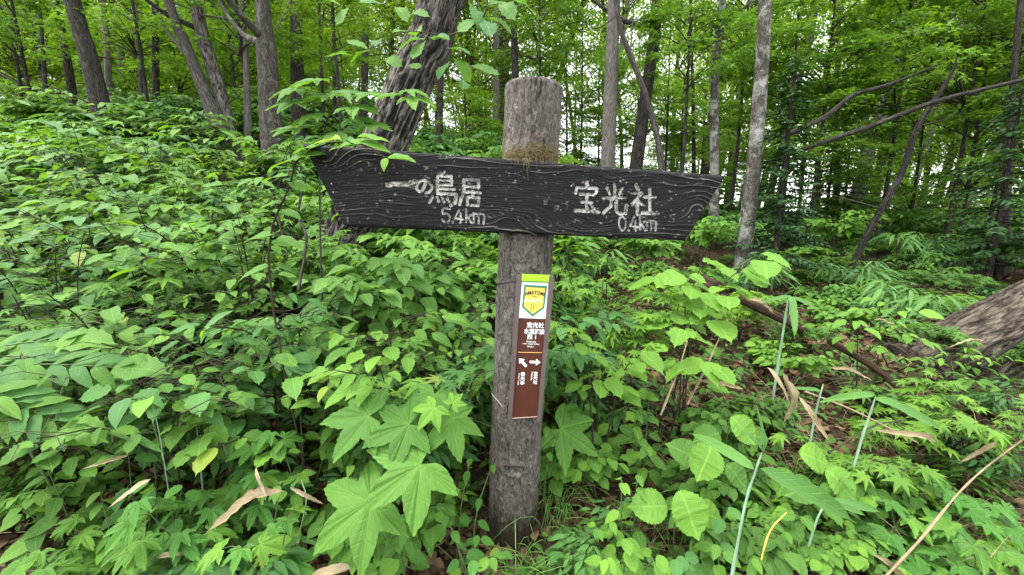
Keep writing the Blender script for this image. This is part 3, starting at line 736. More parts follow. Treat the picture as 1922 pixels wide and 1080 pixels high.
ridge = np.exp(-((fr - .5) / .085) ** 2) * np.clip(warp(5.5, (3.2, 14), 33) + .45, 0, 1)
fr2 = lam * 143 + warp(1.2, (9, 40), 39); fr2 = fr2 - np.floor(fr2)
ridge = np.maximum(ridge, np.exp(-((fr2 - .5) / .12) ** 2) * np.clip(warp(3.5, (4, 22), 38) + .15, 0, .55))
fib = fbm(np.stack([GX.ravel() * 22, lam.ravel() * 420, np.zeros(GX.size)], 1), 3, 35).reshape(GX.shape)
pit = np.clip(fbm(np.stack([GX.ravel() * 110, GZ.ravel() * 150, np.zeros(GX.size)], 1), 2, 36).reshape(GX.shape) - .70, 0, 1) * 8
height = .0028 * ridge + .0016 * (fib - .5) + warp(.005, (6, 18), 37)
# characters drawn as brush strokes (x right, y up in a unit box)
GL = {
 'ichi': [([(.0, .42), (.25, .5), (.7, .5), (1, .66)], 1.5)],
 'no': [([(.58, .80), (.50, .45), (.34, .14), (.14, .22), (.08, .5), (.26, .82), (.58, .92), (.86, .74), (.94, .45), (.82, .2), (.58, .06)], 1)],
 'tori': [([(.52, 1.02), (.40, .9)], 1), ([(.28, .88), (.28, .36)], 1), ([(.28, .88), (.76, .88), (.76, .62)], 1), ([(.3, .75), (.72, .75)], .8), ([(.28, .62), (.76, .62)], .9), ([(.3, .49), (.86, .49)], .9),
          ([(.28, .35), (.92, .35), (.90, .1), (.74, .0)], 1.1), ([(.1, .24), (.0, .06)], 1), ([(.26, .24), (.32, .1)], .9), ([(.43, .24), (.50, .1)], .9), ([(.6, .24), (.68, .1)], .9)],
 'i': [([(.22, .94), (.88, .94), (.88, .70)], 1), ([(.22, .70), (.88, .70)], .9), ([(.22, .94), (.20, .5), (.0, .04)], 1.1), ([(.28, .50), (.98, .50)], .9), ([(.6, .66), (.6, .32)], .9), ([(.36, .32), (.90, .32), (.86, .04), (.38, .04), (.36, .32)], 1)],
 'ho': [([(.5, 1.02), (.5, .86)], 1.2), ([(.06, .64), (.1, .83), (.92, .83), (.86, .68)], 1), ([(.24, .62), (.78, .62)], 1), ([(.27, .36), (.73, .36)], .9), ([(.5, .62), (.5, .06)], 1.1), ([(.04, .06), (.5, .08), (.96, .05)], 1.2), ([(.68, .28), (.80, .17)], 1)],
 'ko': [([(.5, 1.02), (.5, .6)], 1), ([(.18, .9), (.3, .7)], 1), ([(.82, .92), (.70, .70)], 1), ([(.04, .54), (.5, .58), (.96, .62)], 1), ([(.40, .56), (.34, .28), (.04, .04)], 1), ([(.58, .58), (.56, .14), (.68, .04), (.94, .05), (.99, .34)], 1.1)],
 'sha': [([(.2, 1.02), (.3, .86)], 1.2), ([(.03, .74), (.44, .76), (.06, .34)], 1), ([(.26, .56), (.26, .0)], 1.1), ([(.3, .46), (.43, .36)], .9), ([(.52, .62), (.96, .64)], 1), ([(.74, .94), (.74, .08)], 1.1), ([(.46, .06), (1.02, .08)], 1.2)],
 '5': [([(.9, .98), (.22, .98), (.16, .56), (.55, .64), (.88, .42), (.78, .1), (.42, .0), (.08, .14)], 1)],
 '.': [([(.5, .03), (.5, .05)], 1.3)],
 '4': [([(.56, 1), (.02, .30), (1, .30)], 1), ([(.70, .74), (.70, 0)], 1)],
 'k': [([(.14, 1.05), (.14, 0)], 1), ([(.84, .68), (.2, .32)], 1), ([(.42, .46), (.92, 0)], 1)],
 'm': [([(.06, .72), (.10, 0)], 1), ([(.08, .66), (.92, .70), (.94, 0)], 1), ([(.52, .66), (.52, 0)], 1)],
 '0': [([(.5, 1), (.15, .75), (.1, .35), (.42, 0), (.85, .3), (.88, .72), (.5, 1)], 1)],
}
LINES = [[('ichi', 727, 325, 779, 366), ('no', 779, 336, 812, 364), ('tori', 806, 323, 860, 385), ('i', 862, 334, 903, 387)],
         [('5', 828, 391, 846, 417), ('.', 846, 392, 853, 418), ('4', 853, 393, 869, 418), ('k', 873, 395, 886, 418), ('m', 887, 394, 909, 419)],
         [('ho', 1078, 343, 1125, 400), ('ko', 1131, 348, 1177, 403), ('sha', 1184, 349, 1233, 403)],
         [('0', 1161, 405, 1177, 433), ('.', 1177, 405, 1183, 433), ('4', 1183, 406, 1198, 433), ('k', 1200, 406, 1212, 432), ('m', 1213, 407, 1232, 433)]]
owner = np.full(GX.shape, -1); dist = np.full(GX.shape, 9.)
for li, ln in enumerate(LINES):
    for (gk, x0, y0, x1, y1) in ln:
        a, b = at(x0, y1, YB), at(x1, y0, YB)
        sel = (GX > a[0] - .02) & (GX < b[0] + .02) & (GZ > min(a[2], b[2]) - .03) & (GZ < max(a[2], b[2]) + .03)
        X_, Z_ = GX[sel], GZ[sel]; best = np.full(X_.shape, 9.)
        sw = .0053 if li % 2 == 0 else .0038
        for pts, w in GL[gk]:
            q = np.array([at(x0 + (x1 - x0) * p_[0], y1 - (y1 - y0) * p_[1] + (p_[0] - .5) * 2.5, YB)[[0, 2]] for p_ in pts])
            if len(q) > 2 and gk in ('no', '0', '5', 'm'): q = catmull(q, 24)
            for p0, p1 in zip(q[:-1], q[1:]):
                d = p1 - p0; L2 = d @ d + 1e-12
                tt = np.clip(((X_ - p0[0]) * d[0] + (Z_ - p0[1]) * d[1]) / L2, 0, 1)
                best = np.minimum(best, np.hypot(X_ - p0[0] - tt * d[0], Z_ - p0[1] - tt * d[1]) / (sw * w))
        cur = dist[sel]; up = best < cur; cur[up] = best[up]; dist[sel] = cur
        ow = owner[sel]; ow[(best < 1.25) & up] = li; owner[sel] = ow
rough = fbm(np.stack([GX.ravel() * 190, GZ.ravel() * 190, np.zeros(GX.size)], 1), 3, 41).reshape(GX.shape)
edge = dist + (rough - .5) * .6
carved = np.clip((1.05 - edge) * 2.2, 0, 1)
ink = edge < 1.0
height = height * (1 - carved * .7) - .0055 * carved * (.6 + .8 * rough)
# rounded arrises
ev = np.minimum(vv, 1 - vv)[:, None] * .19; eu = np.minimum(uu, 1 - uu)[None] * 1.27
em = np.minimum(ev, eu) + (fib - .5) * .004
height = height - .007 * np.clip(1 - em / .009, 0, 1) ** 2
FV = G.copy(); FV[..., 1] -= height
grain = np.clip(ridge * .95 + (fib - .5) * .55 + pit * .7, 0, 1)
woodm, nt, out = newmat('charred_plank'); n = N(nt); a = n('Attribute', attribute_name='grain'); tc = n('TexCoord')
nz = n.noise(tc.outputs['Object'], 9, 4); n2 = n.noise(n.mapping(tc.outputs['Object'], (30, 30, 240)), 1, 4)
col = n.ramp(n.math('ADD', n.math('MULTIPLY', a.outputs['Fac'], .8), n.math('MULTIPLY', n2, .22)), [(.10, (.0048, .0047, .0050)), (.40, (.0135, .0130, .0130)), (.66, (.042, .039, .036)), (1, (.145, .135, .12))])
col = n.mix(n.math('MULTIPLY', n.math('SUBTRACT', nz, .55, True), 1.8, True), col, (.016, .0135, .012))
spk = n('TexVoronoi'); spk.inputs['Scale'].default_value = 55; n.lk(tc.outputs['Object'], spk.inputs['Vector'])
wn_ = n('TexWhiteNoise'); n.lk(spk.outputs['Position'], wn_.inputs['Vector'])
dot = n.math('MULTIPLY', n.math('LESS_THAN', spk.outputs['Distance'], n.math('MULTIPLY', n.math('SUBTRACT', wn_.outputs['Value'], .80, True), .85)), 1)
col = n.mix(n.math('MULTIPLY', dot, .7), col, (.42, .405, .38))
p = n('BsdfPrincipled'); n.lk(col, p.inputs['Base Color']); p.inputs['Roughness'].default_value = .72; p.inputs['Specular IOR Level'].default_value = .16
b = n('Bump'); b.inputs['Strength'].default_value = .6; b.inputs['Distance'].default_value = .002; n.lk(n2, b.inputs['Height']); n.lk(b.outputs[0], p.inputs['Normal']); n.lk(p.outputs[0], out.inputs[0])
paintm, nt, out = newmat('chipped_white_paint'); n = N(nt); tc = n('TexCoord')
nz = n.noise(tc.outputs['Object'], 130, 4, .7); nl = n.noise(tc.outputs['Object'], 34, 3)
col = n.ramp(n.math('ADD', n.math('MULTIPLY', nz, .7), n.math('MULTIPLY', nl, .4)), [(.43, (.02, .018, .016)), (.50, (.13, .12, .105)), (.58, (.33, .315, .29)), (.80, (.54, .52, .485))])
p = n('BsdfPrincipled'); n.lk(col, p.inputs['Base Color']); p.inputs['Roughness'].default_value = .7; n.lk(p.outputs[0], out.inputs[0])
ii = np.arange(NV - 1)[:, None] * NU + np.arange(NU - 1)[None]
Q = np.stack([ii, ii + 1, ii + NU + 1, ii + NU], -1)
qink = (ink[:-1, :-1] & ink[1:, :-1] & ink[:-1, 1:] & ink[1:, 1:]); qown = owner[:-1, :-1]
faceV = FV.reshape(-1, 3)
# back face larger than the front at the slanted ends, so that the sawn ends show
bk = [c4[0] + np.array([-.012, TH, .006]), c4[1] + np.array([.010, TH, .002]), c4[2] + np.array([.022, TH, -.002]), c4[3] + np.array([-.004, TH, -.002])]
top_i = (NV - 1) * NU + np.arange(NU); bot_i = np.arange(NU); lef_i = np.arange(NV) * NU; rig_i = np.arange(NV) * NU + NU - 1
V = [faceV]; Fq = [Q[~qink]]; gr = [grain.ravel()]; o = len(faceV)
def side(ids, a, b, g):
    global o
    m_ = len(ids); f = np.linspace(0, 1, m_)[:, None]; B = a + (b - a) * f
    steps = [faceV[ids] * (1 - s) + B * s + (vnoise(faceV[ids] * 60, 5)[:, None] - .5) * .002 * (0 < s < 1) for s in (0, .33, .66, 1)]
    k = np.arange(m_ - 1)
    idx = []
    for st in steps:
        V.append(st); gr.append(np.full(m_, g) + vnoise(st * [30, 200, 30], 6) * .35); idx.append(o + np.arange(m_)); o += m_
    for p_, q_ in zip(idx[:-1], idx[1:]): Fq.append(np.stack([p_[k], q_[k], q_[k + 1], p_[k + 1]], 1))
side(top_i, bk[0], bk[1], .25); side(bot_i[::-1], bk[2], bk[3], .1); side(lef_i[::-1], bk[0], bk[3], .55); side(rig_i, bk[2], bk[1], .62)
V.append(np.array(bk)); gr.append(np.full(4, .1)); Fq.append(np.array([[o, o + 1, o + 2, o + 3]]))
V = np.vstack(V) - SB
board = link('board', mesh_np('board', V, Fq, woodm, None, {'grain': np.concatenate(gr)}), sign)
for li in range(4):
    f = Q[qink & (qown == li)]
    u_, inv = np.unique(f.ravel(), return_inverse=True)
    link('lettering', mesh_np('lettering', faceV[u_] - SB, inv.reshape(-1, 4), paintm), board)
rest = qink & (qown < 0)
# straw-like dry moss caught between post and board
A = Acc(); rg = np.random.default_rng(5)
for q in range(330):
    px = rg.normal(1003, 26); px = min(max(px, 952), 1050)
    a0 = at(px, 296 + (px - 1000) * .065 - abs(rg.normal()) * 14 * math.exp(-((px - 1015) / 40) ** 2), YP - PR - .008 + .05 * ((px - 1000) / 52) ** 2)
    d = rg.normal(size=3) * np.array([.011, .005, .009])
    A.tube([a0, a0 + d * .5 + [0, -.002, .002], a0 + d], [.0009, .0008, .0004], 3)
for q in range(26):
    a0 = at(rg.normal(985, 12), 297, YB - .004); d = np.array([rg.normal() * .006, -.003, -abs(rg.normal()) * .025 - .004])
    A.tube([a0, a0 + d * .5 + [rg.normal() * .003, 0, 0], a0 + d], [.0008, .0007, .0004], 3)
o_ = link('dry_moss', A.mesh('dry_moss', flat_mat('dry_moss', (.105, .082, .036), .9, .1, .5, 90), SB), sign); o_['kind'] = 'stuff'

# ------------------------------------------------------------------ the narrow trail plate tied to the post
pl = [at(975, 517, 1.245), at(1038, 519, 1.245), at(1011, 793, 1.262), at(956, 790, 1.262)]
PC = sum(pl) / 4; ex = (pl[1] - pl[0]) + (pl[2] - pl[3]); ex /= np.linalg.norm(ex)
ey = (pl[0] - pl[3]) + (pl[1] - pl[2]); ey -= ex * (ey @ ex); ey /= np.linalg.norm(ey); ez = np.cross(ex, ey)   # ez to the viewer
def onp(px, py, off=0.0):
    d = ray(px, py); t_ = ((PC + ez * off - CAM) @ ez) / (d @ ez); q = CAM + d * t_ - PC
    return np.array([q @ ex, q @ ey])
plate = thing('trail_marker', 'narrow brown trail plate with yellow shield and arrows tied to the post', 'trail sign', PC)
Rm = Matrix(np.stack([ex, ey, ez], 1).tolist()).to_quaternion(); plate.rotation_mode = 'QUATERNION'; plate.rotation_quaternion = Rm
def poly(name, pix, off, mat, parent, th=0.0, px=True):
    """a flat piece of the plate: outline in photograph pixels, off in front of the plate plane, th its thickness"""
    q = np.array([onp(a, b, off) if px else (a, b) for a, b in pix]); k = len(q)
    area = np.sum(q[:, 0] * np.roll(q[:, 1], -1) - np.roll(q[:, 0], -1) * q[:, 1])
    if area < 0: q = q[::-1]
    me = bpy.data.meshes.new(name)
    V = [(a, b, off) for a, b in q]; Fs = [tuple(range(k))]
    if th:
        V += [(a, b, off - th) for a, b in q]; Fs += [(j, k + j, k + (j + 1) % k, (j + 1) % k) for j in range(k)]
        Fs.append(tuple(range(2 * k - 1, k - 1, -1)))
    me.from_pydata(V, [], Fs); me.materials.append(mat); me.update()
    return link(name, me, parent)
brown = flat_mat('plate_brown', (.058, .016, .009), .38, .5, .12, 25)
white = flat_mat('print_white', (.66, .70, .70), .4, .5, .03)
railm = flat_mat('plate_rail', (.085, .062, .058), .45, .5, .3, 60)
green = flat_mat('emblem_green', (.04, .17, .10), .4, .5, .06); yellow = flat_mat('emblem_yellow', (.62, .43, .07), .4, .5, .05)
limem = flat_mat('lime_cap', (.26, .58, .015), .4, .5, .08); black = flat_mat('print_black', (.02, .018, .012), .5, .4, .05)
ochre = flat_mat('print_ochre', (.62, .33, .10), .5, .4, .05); greyb = flat_mat('print_grey', (.62, .70, .66), .5, .4, .05)
base = poly('panel', [(979, 519), (1031, 521), (1008, 786), (961, 783)], .004, brown, plate, .004)
poly('rail', [(970, 517), (979, 517), (961, 790), (953, 790)], .010, railm, plate, .014)
poly('rail', [(1031, 518), (1041, 519), (1015, 792), (1008, 791)], .010, railm, plate, .014)
poly('lime_cap', [(980, 515), (1033, 517), (1031, 529), (979, 527)], .009, limem, plate, .004)
A = Acc()
for q in range(26):
    f0, f1 = q / 26, (q + 1) / 26
    a0, b0 = onp(979 + 52 * f0, 528.2 + 2 * f0, .0098), onp(979 + 52 * f1, 528.2 + 2 * f1, .0098)
    A.tube([(a0[0], a0[1] - .0009, .0098), ((a0[0] + b0[0]) / 2, (a0[1] + b0[1]) / 2 + .0011, .0112), (b0[0], b0[1] - .0009, .0098)], [.0008, .0013, .0008], 5)
link('stitching', A.mesh('stitching', flat_mat('stitch_olive', (.10, .20, .01), .7, .2, .2)), plate)
emb = poly('emblem_panel', [(979.5, 529), (1030.5, 531), (1024.5, 599), (973.5, 597)], .0046, white, plate)
poly('shield_border', [(984, 534.5), (1027, 537), (1021.5, 579), (999.5, 595), (979.5, 577)], .0050, green, emb)
poly('shield', [(987, 539), (1023, 541.5), (1018.5, 577), (1000, 589.8), (983.5, 575.5)], .0054, yellow, emb)
def ribbon(name, pts, w, off, mat, parent):
    A = Acc(); q = np.array([onp(a, b, off) for a, b in pts]); wv = w / FPX * 1.27
    for p0, p1 in zip(q[:-1], q[1:]):
        d = p1 - p0; d = d / np.linalg.norm(d); nn = np.array([-d[1], d[0]]) * wv / 2
        A.add([(*(p0 - nn), off), (*(p1 - nn), off), (*(p1 + nn), off), (*(p0 + nn), off)], np.array([[0, 1, 2, 3]]))
    return link(name, A.mesh(name, mat), parent)
ribbon('mountain_line', [(983.5, 566), (988, 562), (992, 564), (996, 567), (1000, 562), (1004, 567), (1009, 563), (1014, 564), (1019, 568)], 1.7, .0058, greyb, emb)
ribbon('mountain_line', [(996, 568), (1000.5, 564), (1005, 568)], 1.2, .0061, white, emb)
for q in range(4):
    for sx_ in (0, 1):
        cx, cy = 997.6 + sx_ * 4.6 - q * .45, 571.5 + q * 3.7 - sx_ * .9; w = .8
        poly('footprint', [(cx - w, cy - 1.2), (cx + w, cy - 1.2), (cx + w * .8, cy + 1.2), (cx - w * .8, cy + 1.2)], .0058, black, emb)
_txt = {}
def text(body, cx, cy, hpx, mat, parent, rot=0.0, bold=.012, off=.0052, arc=None, sx=1.0, name='lettering'):
    """lettering centred on a photograph pixel, hpx tall there (height of a capital or a character)"""
    c = bpy.data.curves.new(name, 'FONT'); c.body = body; c.align_x = 'CENTER'; c.align_y = 'CENTER'; c.size = 1; c.offset = bold; c.resolution_u = 2
    tmp = bpy.data.objects.new(name, c); COL.objects.link(tmp)
    me = bpy.data.meshes.new_from_object(tmp.evaluated_get(bpy.context.evaluated_depsgraph_get()))
    bpy.data.objects.remove(tmp); bpy.data.curves.remove(c)
    k = len(me.vertices); co = np.empty(k * 3, np.float32); me.vertices.foreach_get('co', co); co = co.reshape(-1, 3)
    hh = co[:, 1].max() - co[:, 1].min(); mid = (co[:, 1].max() + co[:, 1].min()) / 2
    a, b = onp(cx, cy - hpx / 2, off), onp(cx, cy + hpx / 2, off); size = np.linalg.norm(a - b) / hh
    x = (co[:, 0]) * size * sx; y = (co[:, 1] - mid) * size
    if arc: y = y - x * x / arc
    cs, sn = math.cos(rot), math.sin(rot); p0 = onp(cx, cy, off)
    co[:, 0] = p0[0] + x * cs - y * sn; co[:, 1] = p0[1] + x * sn + y * cs; co[:, 2] = off
    me.vertices.foreach_set('co', co.ravel()); me.materials.clear(); me.materials.append(mat); me.update()
    return link(name, me, parent)
text('AMATOMI', 1004, 549.5, 7.6, black, emb, 0, .03, .0060, .17, .80)
text('TRAIL', 1003.5, 556.6, 2.6, black, emb, 0, .02, .0060)
text('宝光社', 1005, 610.5, 10.5, white, base, 0, .022)
text('水道施設', 1003, 622.5, 10.8, white, base, 0, .022, sx=.86)
text('西 1', 998.5, 633, 9, white, base, 0, .02)
text('Hokosha', 997, 641.5, 3.4, white, base, 0, .012)
text('water supply facility', 996.5, 646, 3.6, white, base, 0, .012)
text('West 1', 996, 650.8, 3.2, white, base, 0, .012)
ribbon('divider', [(972, 661.5), (1017, 662.3)], 1.4, .0052, ochre, base)
def arrow(cx, cy, L, ang, parent):
    ca, sa = math.cos(ang), math.sin(ang)
    pts = [(-.5, -.12), (.08, -.12), (.08, -.33), (.5, 0), (.08, .33), (.08, .12), (-.5, .12)]
    p0 = onp(cx, cy, .0053); Lm = L / FPX * 1.28
    q = [(p0[0] + (a * ca - b * sa) * Lm, p0[1] + (a * sa + b * ca) * Lm) for a, b in pts]
    poly('arrow', q, .0053, white, parent, 0, False)
arrow(981, 680.5, 22, R(132), base); arrow(1004.5, 680, 21, R(0), base)
for ch, yy in zip('善光寺', (702.5, 711, 719.5)): text(ch, 981.5 - (yy - 702) * .06, yy, 8, white, base, 0, .02)
for ch, yy in zip('宝光社', (701.5, 709.5, 717.5)): text(ch, 1005.5 - (yy - 702) * .06, yy, 7.6, white, base, 0, .02)
text('Zenkoji Temple', 974, 712, 26, white, base, -math.pi / 2, .012) if False else None
def vtext(body, cx, cy, lenpx):
    o = text(body, cx, cy, 3.3, white, base, -math.pi / 2 - .06, .012)
vtext('Zenkoji Temple', 973.5, 712, 26); vtext('Hokosha', 998.5, 706, 17)
# string along the foot of the plate and the wires round the post
A = Acc()
for q in range(15):
    f0, f1 = q / 15, (q + 1) / 15
    a0, b0 = onp(960 + 48 * f0, 785.5 - 3 * f0, .006), onp(960 + 48 * f1, 785.5 - 3 * f1, .006)
    A.tube([(*a0, .0062), ((a0[0] + b0[0]) / 2, (a0[1] + b0[1]) / 2 + .0012, .0085), (*b0, .0062)], [.0008, .0014, .0008], 5)
link('string', A.mesh('string', flat_mat('pale_string', (.50, .36, .27), .8, .2, .2)), plate)
wire = flat_mat('wire', (.03, .026, .024), .5, .4, .2)
def wrap(name, px0, py0, px1, py1, mat, r=.0013):
    pts = []
    for f in np.linspace(0, 1, 9):
        px, py = px0 + (px1 - px0) * f, py0 + (py1 - py0) * f
        # first point of the ray on the post's round side
        d = ray(px, py); o_ = CAM - pbase; d1 = d - ax * (d @ ax); o1 = o_ - ax * (o_ @ ax)
        a_, b_, c_ = d1 @ d1, 2 * d1 @ o1, o1 @ o1 - (PR + .002) ** 2; D = b_ * b_ - 4 * a_ * c_
        pts.append(CAM + d * ((-b_ - math.sqrt(max(D, 0))) / (2 * a_)))
    A = Acc(); A.tube([np.array(Rm.inverted() @ Vector((q - PC).tolist())) for q in pts], np.full(9, r), 6)
    link(name, A.mesh(name, mat), plate)
wrap('wire', 931, 533, 972, 527, wire, .0017); wrap('wire', 923, 739, 951, 773, flat_mat('pale_wire', (.35, .31, .28), .6, .3, .1), .0011)
# ------------------------------------------------------------------ undergrowth
class Plant:
    """one plant: an Empty at its foot, stems as one mesh, every leaf an object"""
    def __init__(s, name, label, cat, base, group=None, stem='stem'):
        s.b = np.asarray(base, float); s.root = thing(name, label, cat, s.b, group); s.A = Acc(); s.stem = stem; s.nl = 0
    def tube(s, P, r, seg=4, n=None): s.A.tube([np.asarray(q, float) - s.b for q in P], r, seg, n)
    def leaf(s, shape, mat, v, p, d, n, L):
        o = bpy.data.objects.new('leaf', leaf_mesh(shape, mat, v)); COL.objects.link(o); o.parent = s.root
        M = np.eye(4); M[:3, :3] = frame(d, n) * L; M[:3, 3] = np.asarray(p) - s.b
        o.matrix_basis = Matrix(M.tolist()); s.nl += 1
    def done(s):
        if s.A.n: link('stems' if s.stem != 'stalk' else 'stalk', s.A.mesh('stems', BARK['twig'] if s.stem == 'twig' else BARK['stem']), s.root)
        return s.root
def clear(p):
    """keeps the shrubs' and herbs' own leaves from growing through the sign or close in front of it"""
    px, py, dd = proj(p)
    return not (p[1] < YP + .12 and ((890 < px < 1065 and 100 < py < 925) or (560 < px < 1385 and 250 < py < 462)))
def clampz(p, m=.02):
    z = tz(p[0], p[1]); return np.array([p[0], p[1], max(p[2], z + m)])
def shrub_layout(rg, base, top, spread, nst, L, lean=(0, -.25), dens=1.0):
    """arching stems with flat side twigs of paired leaves: returns tubes and leaves (pos, dir, normal, size)"""
    T, LV = [], []
    H = top[2] - base[2]
    for k in range(nst):
        az = rg.uniform(0, 2 * np.pi); out = spread * (rg.uniform(.25, 1) if nst > 1 else 0)
        e = np.array([top[0] + math.cos(az) * out + lean[0] * spread, top[1] + math.sin(az) * out * .8 + lean[1] * spread, base[2] + H * rg.uniform(.62, 1.0)])
        b = base + np.array([rg.normal() * .04, rg.normal() * .04, 0]); mid = b * .5 + e * .5 + np.array([0, 0, H * .22])
        C = catmull([b, mid, e], 13); T.append((C, np.linspace(.0045, .0014, 13)))
        hd = e - b; hd[2] = 0; hd /= np.linalg.norm(hd) + 1e-9
        npair = max(3, int(6 * dens))
        for q in range(npair):
            f = .42 + .58 * q / (npair - .5); p = C[min(12, int(f * 12))]
            for sgn in (-1, 1):
                if rg.random() > .82: continue
                a = math.atan2(hd[1], hd[0]) + sgn * rg.uniform(.7, 1.3); tl = spread * rg.uniform(.28, .6) * (1.15 - .5 * f)
                d = np.array([math.cos(a), math.sin(a), rg.uniform(-.12, .18)])
                tp = [p, p + d * tl * .5 + [0, 0, .02], p + d * tl]
                T.append((np.array(tp), np.array([.0015, .0011, .0008])))
                m = max(1, int(tl / (L * .62)))
                for j in range(m + 1):
                    g = (j + .6) / (m + .6); pp = p + d * tl * g + np.array([0, 0, .02 * math.sin(g * 3.1)])
                    for s2 in ((-1, 1) if j < m else (0,)):
                        a2 = a + s2 * rg.uniform(.6, 1.0) + rg.normal() * .15
                        dd = np.array([math.cos(a2), math.sin(a2), rg.uniform(-.38, .05)])
                        nn = np.array([rg.normal() * .20, -.26 + rg.normal() * .20, 1])
                        LV.append((pp, dd, nn, L * rg.uniform(.5, 1.15) * (.85 if j < m else 1.1)))
        LV.append((e, np.array([hd[0], hd[1], -.2]), np.array([rg.normal() * .2, -.3, 1]), L))
    return T, LV
def shrub(name, label, cat, px, py, Y, spread, nst, L, shape, mat, seed, group=None, dens=1.0, lean=(0, -.25), woody=True, fresh=.12, cap=120):
    rg = np.random.default_rng(seed); top = at(px, py, Y); b = np.array([top[0], Y + .12, tz(top[0], Y + .12)])
    if top[2] - b[2] < .08: top = top.copy(); top[2] = b[2] + .10
    T, LV = shrub_layout(rg, b, top, spread, nst, L, lean, dens)
    pl_ = Plant(name, label, cat, b, group, 'twig' if woody else 'stem')
    for P, r in T: pl_.tube(P, r)
    if len(LV) > cap: LV = [LV[i] for i in rg.permutation(len(LV))[:cap]]
    for (p, d, n_, l) in LV:
        p = clampz(p)
        if clear(p) and clear(p + np.asarray(d) * l): pl_.leaf(shape, 'fresh' if rg.random() < fresh else mat, int(rg.integers(0, 9)), p, d, n_, l)
    return pl_.done()
def herb(name, label, cat, px, py, Y, npair, L, shape, mat, seed, group=None, tilt=-.45, petiole=.25, fresh=.1, spread=1.0, nstem=1):
    """upright soft plant: pairs of leaves on thin stalks round each stem, the upper ones smaller"""
    rg = np.random.default_rng(seed); top = at(px, py, Y); b = np.array([top[0], Y + .03, tz(top[0], Y + .03)])
    H = max(.10, top[2] - b[2]); pl_ = Plant(name, label, cat, b, group)
    for s_ in range(nstem):
        e = b + np.array([(top[0] - b[0]) + (rg.normal() * .09 * spread if nstem > 1 else 0), -.03 + (rg.normal() * .07 * spread if nstem > 1 else 0), H * (1 if s_ == 0 else rg.uniform(.6, 1))])
        C = catmull([b, (b + e) / 2 + rg.normal(size=3) * .012, e], 10); pl_.tube(C, np.linspace(.0032, .0014, 10))
        az = rg.uniform(0, 6.28)
        for q in range(npair):
            f = .3 + .7 * (q + 1) / npair; p = C[min(9, int(f * 9))]; az += 1.57 + rg.normal() * .25
            for k in (0, 3.1416):
                a = az + k + rg.normal() * .15; l = L * (1.1 - .45 * f ** 2) * rg.uniform(.8, 1.15)
                d = np.array([math.cos(a), math.sin(a), rg.uniform(.0, .4)]); pe = p + d * l * petiole * spread
                if petiole > .1: pl_.tube([p, p + d * l * petiole * spread * .5 + [0, 0, .008], pe], [.0013, .0011, .0009], 3)
                dd = np.array([d[0], d[1] - .12, rg.uniform(-.55, -.05)])
                if clear(pe) and clear(pe + dd * l): pl_.leaf(shape, 'fresh' if rg.random() < fresh else mat, int(rg.integers(0, 9)), clampz(pe), dd, np.array([rg.normal() * .22, tilt + rg.normal() * .2, 1]), l)
        pl_.leaf(shape, mat, int(rg.integers(0, 9)), e, np.array([rg.normal() * .3, -1, -.1]), np.array([0, tilt, 1]), L * .6)
    return pl_.done()
def pix_leaf(pl_, px, py, Y, ang, size_px, shape, mat, v, nrm=(0, -.75, .75), stem_from=None):
    """a leaf whose stalk meets it at a photograph pixel, its middle lobe pointing along ang (degrees, 0 right, 90 down)"""
    p = at(px, py, Y); n_ = np.array(nrm, float); n_ /= np.linalg.norm(n_)
    q = np.array([math.cos(R(ang)), math.sin(R(ang)) * SP * -1, -math.sin(R(ang)) * CP]); q = q - n_ * (q @ n_); q /= np.linalg.norm(q)
    L = size_px * depth_of(p) / FPX; pl_.leaf(shape, mat, v, p, q, n_, L)
    if stem_from is not None: pl_.tube([stem_from, (np.asarray(stem_from) + p) / 2 + np.array([0, .02, -.02]), p], [.0022, .002, .0016], 5, 8)
    return p

# --- castor aralia saplings by the post
bx = at(745, 985, 1.15); b = np.array([bx[0], 1.18, tz(bx[0], 1.18)])
ar = Plant('aralia_sapling', 'pale green sapling with huge star shaped leaves left of the post foot', 'sapling', b)
hub = at(790, 850, 1.16); ar.tube([b, (b + hub) / 2 + [.02, 0, 0], hub], [.006, .005, .004], 6, 10)
for (px, py, Y, an, sz, v, nr) in ((790, 872, 1.0, 135, 122, 0, (.1, -.62, .78)), (697, 942, .98, 135, 130, 1, (-.05, -.62, .78)), (694, 781, 1.10, 178, 104, 2, (-.1, -.6, .75)), (768, 797, 1.07, 150, 92, 0, (.05, -.6, .75)),
                                (845, 787, 1.10, 80, 76, 1, (.15, -.6, .75)), (815, 740, 1.18, 100, 66, 2, (0, -.5, .8))):
    pix_leaf(ar, px, py, Y, an, sz, 'aralia', 'aralia', v, nr, hub)
for (px, py, Y, an, sz, v) in ((816, 765, 1.08, 120, 48, 1), (849, 758, 1.08, 300, 30, 2)): pix_leaf(ar, px, py, Y, an, sz, 'aralia', 'fresh', v, (0, -.6, .75), hub)
ar.done()
bx = at(1010, 850, 1.5); b = np.array([bx[0], 1.5, tz(bx[0], 1.5)])
ar = Plant('aralia_sapling', 'single large star shaped leaf on a stalk just right of the post', 'sapling', b)
pix_leaf(ar, 1052, 806, 1.42, 40, 84, 'aralia', 'shrub', 0, (.1, -.62, .75), b + [0, 0, .04]); ar.done()
bx = at(900, 760, 1.62); b = np.array([bx[0], 1.62, tz(bx[0], 1.62)])
ar = Plant('aralia_sapling', 'shaded star shaped leaf half hidden left of the post below the plate', 'sapling', b)
pix_leaf(ar, 905, 690, 1.58, 160, 66, 'aralia', 'shrub', 1, (-.1, -.65, .75), b + [0, 0, .04]); ar.done()

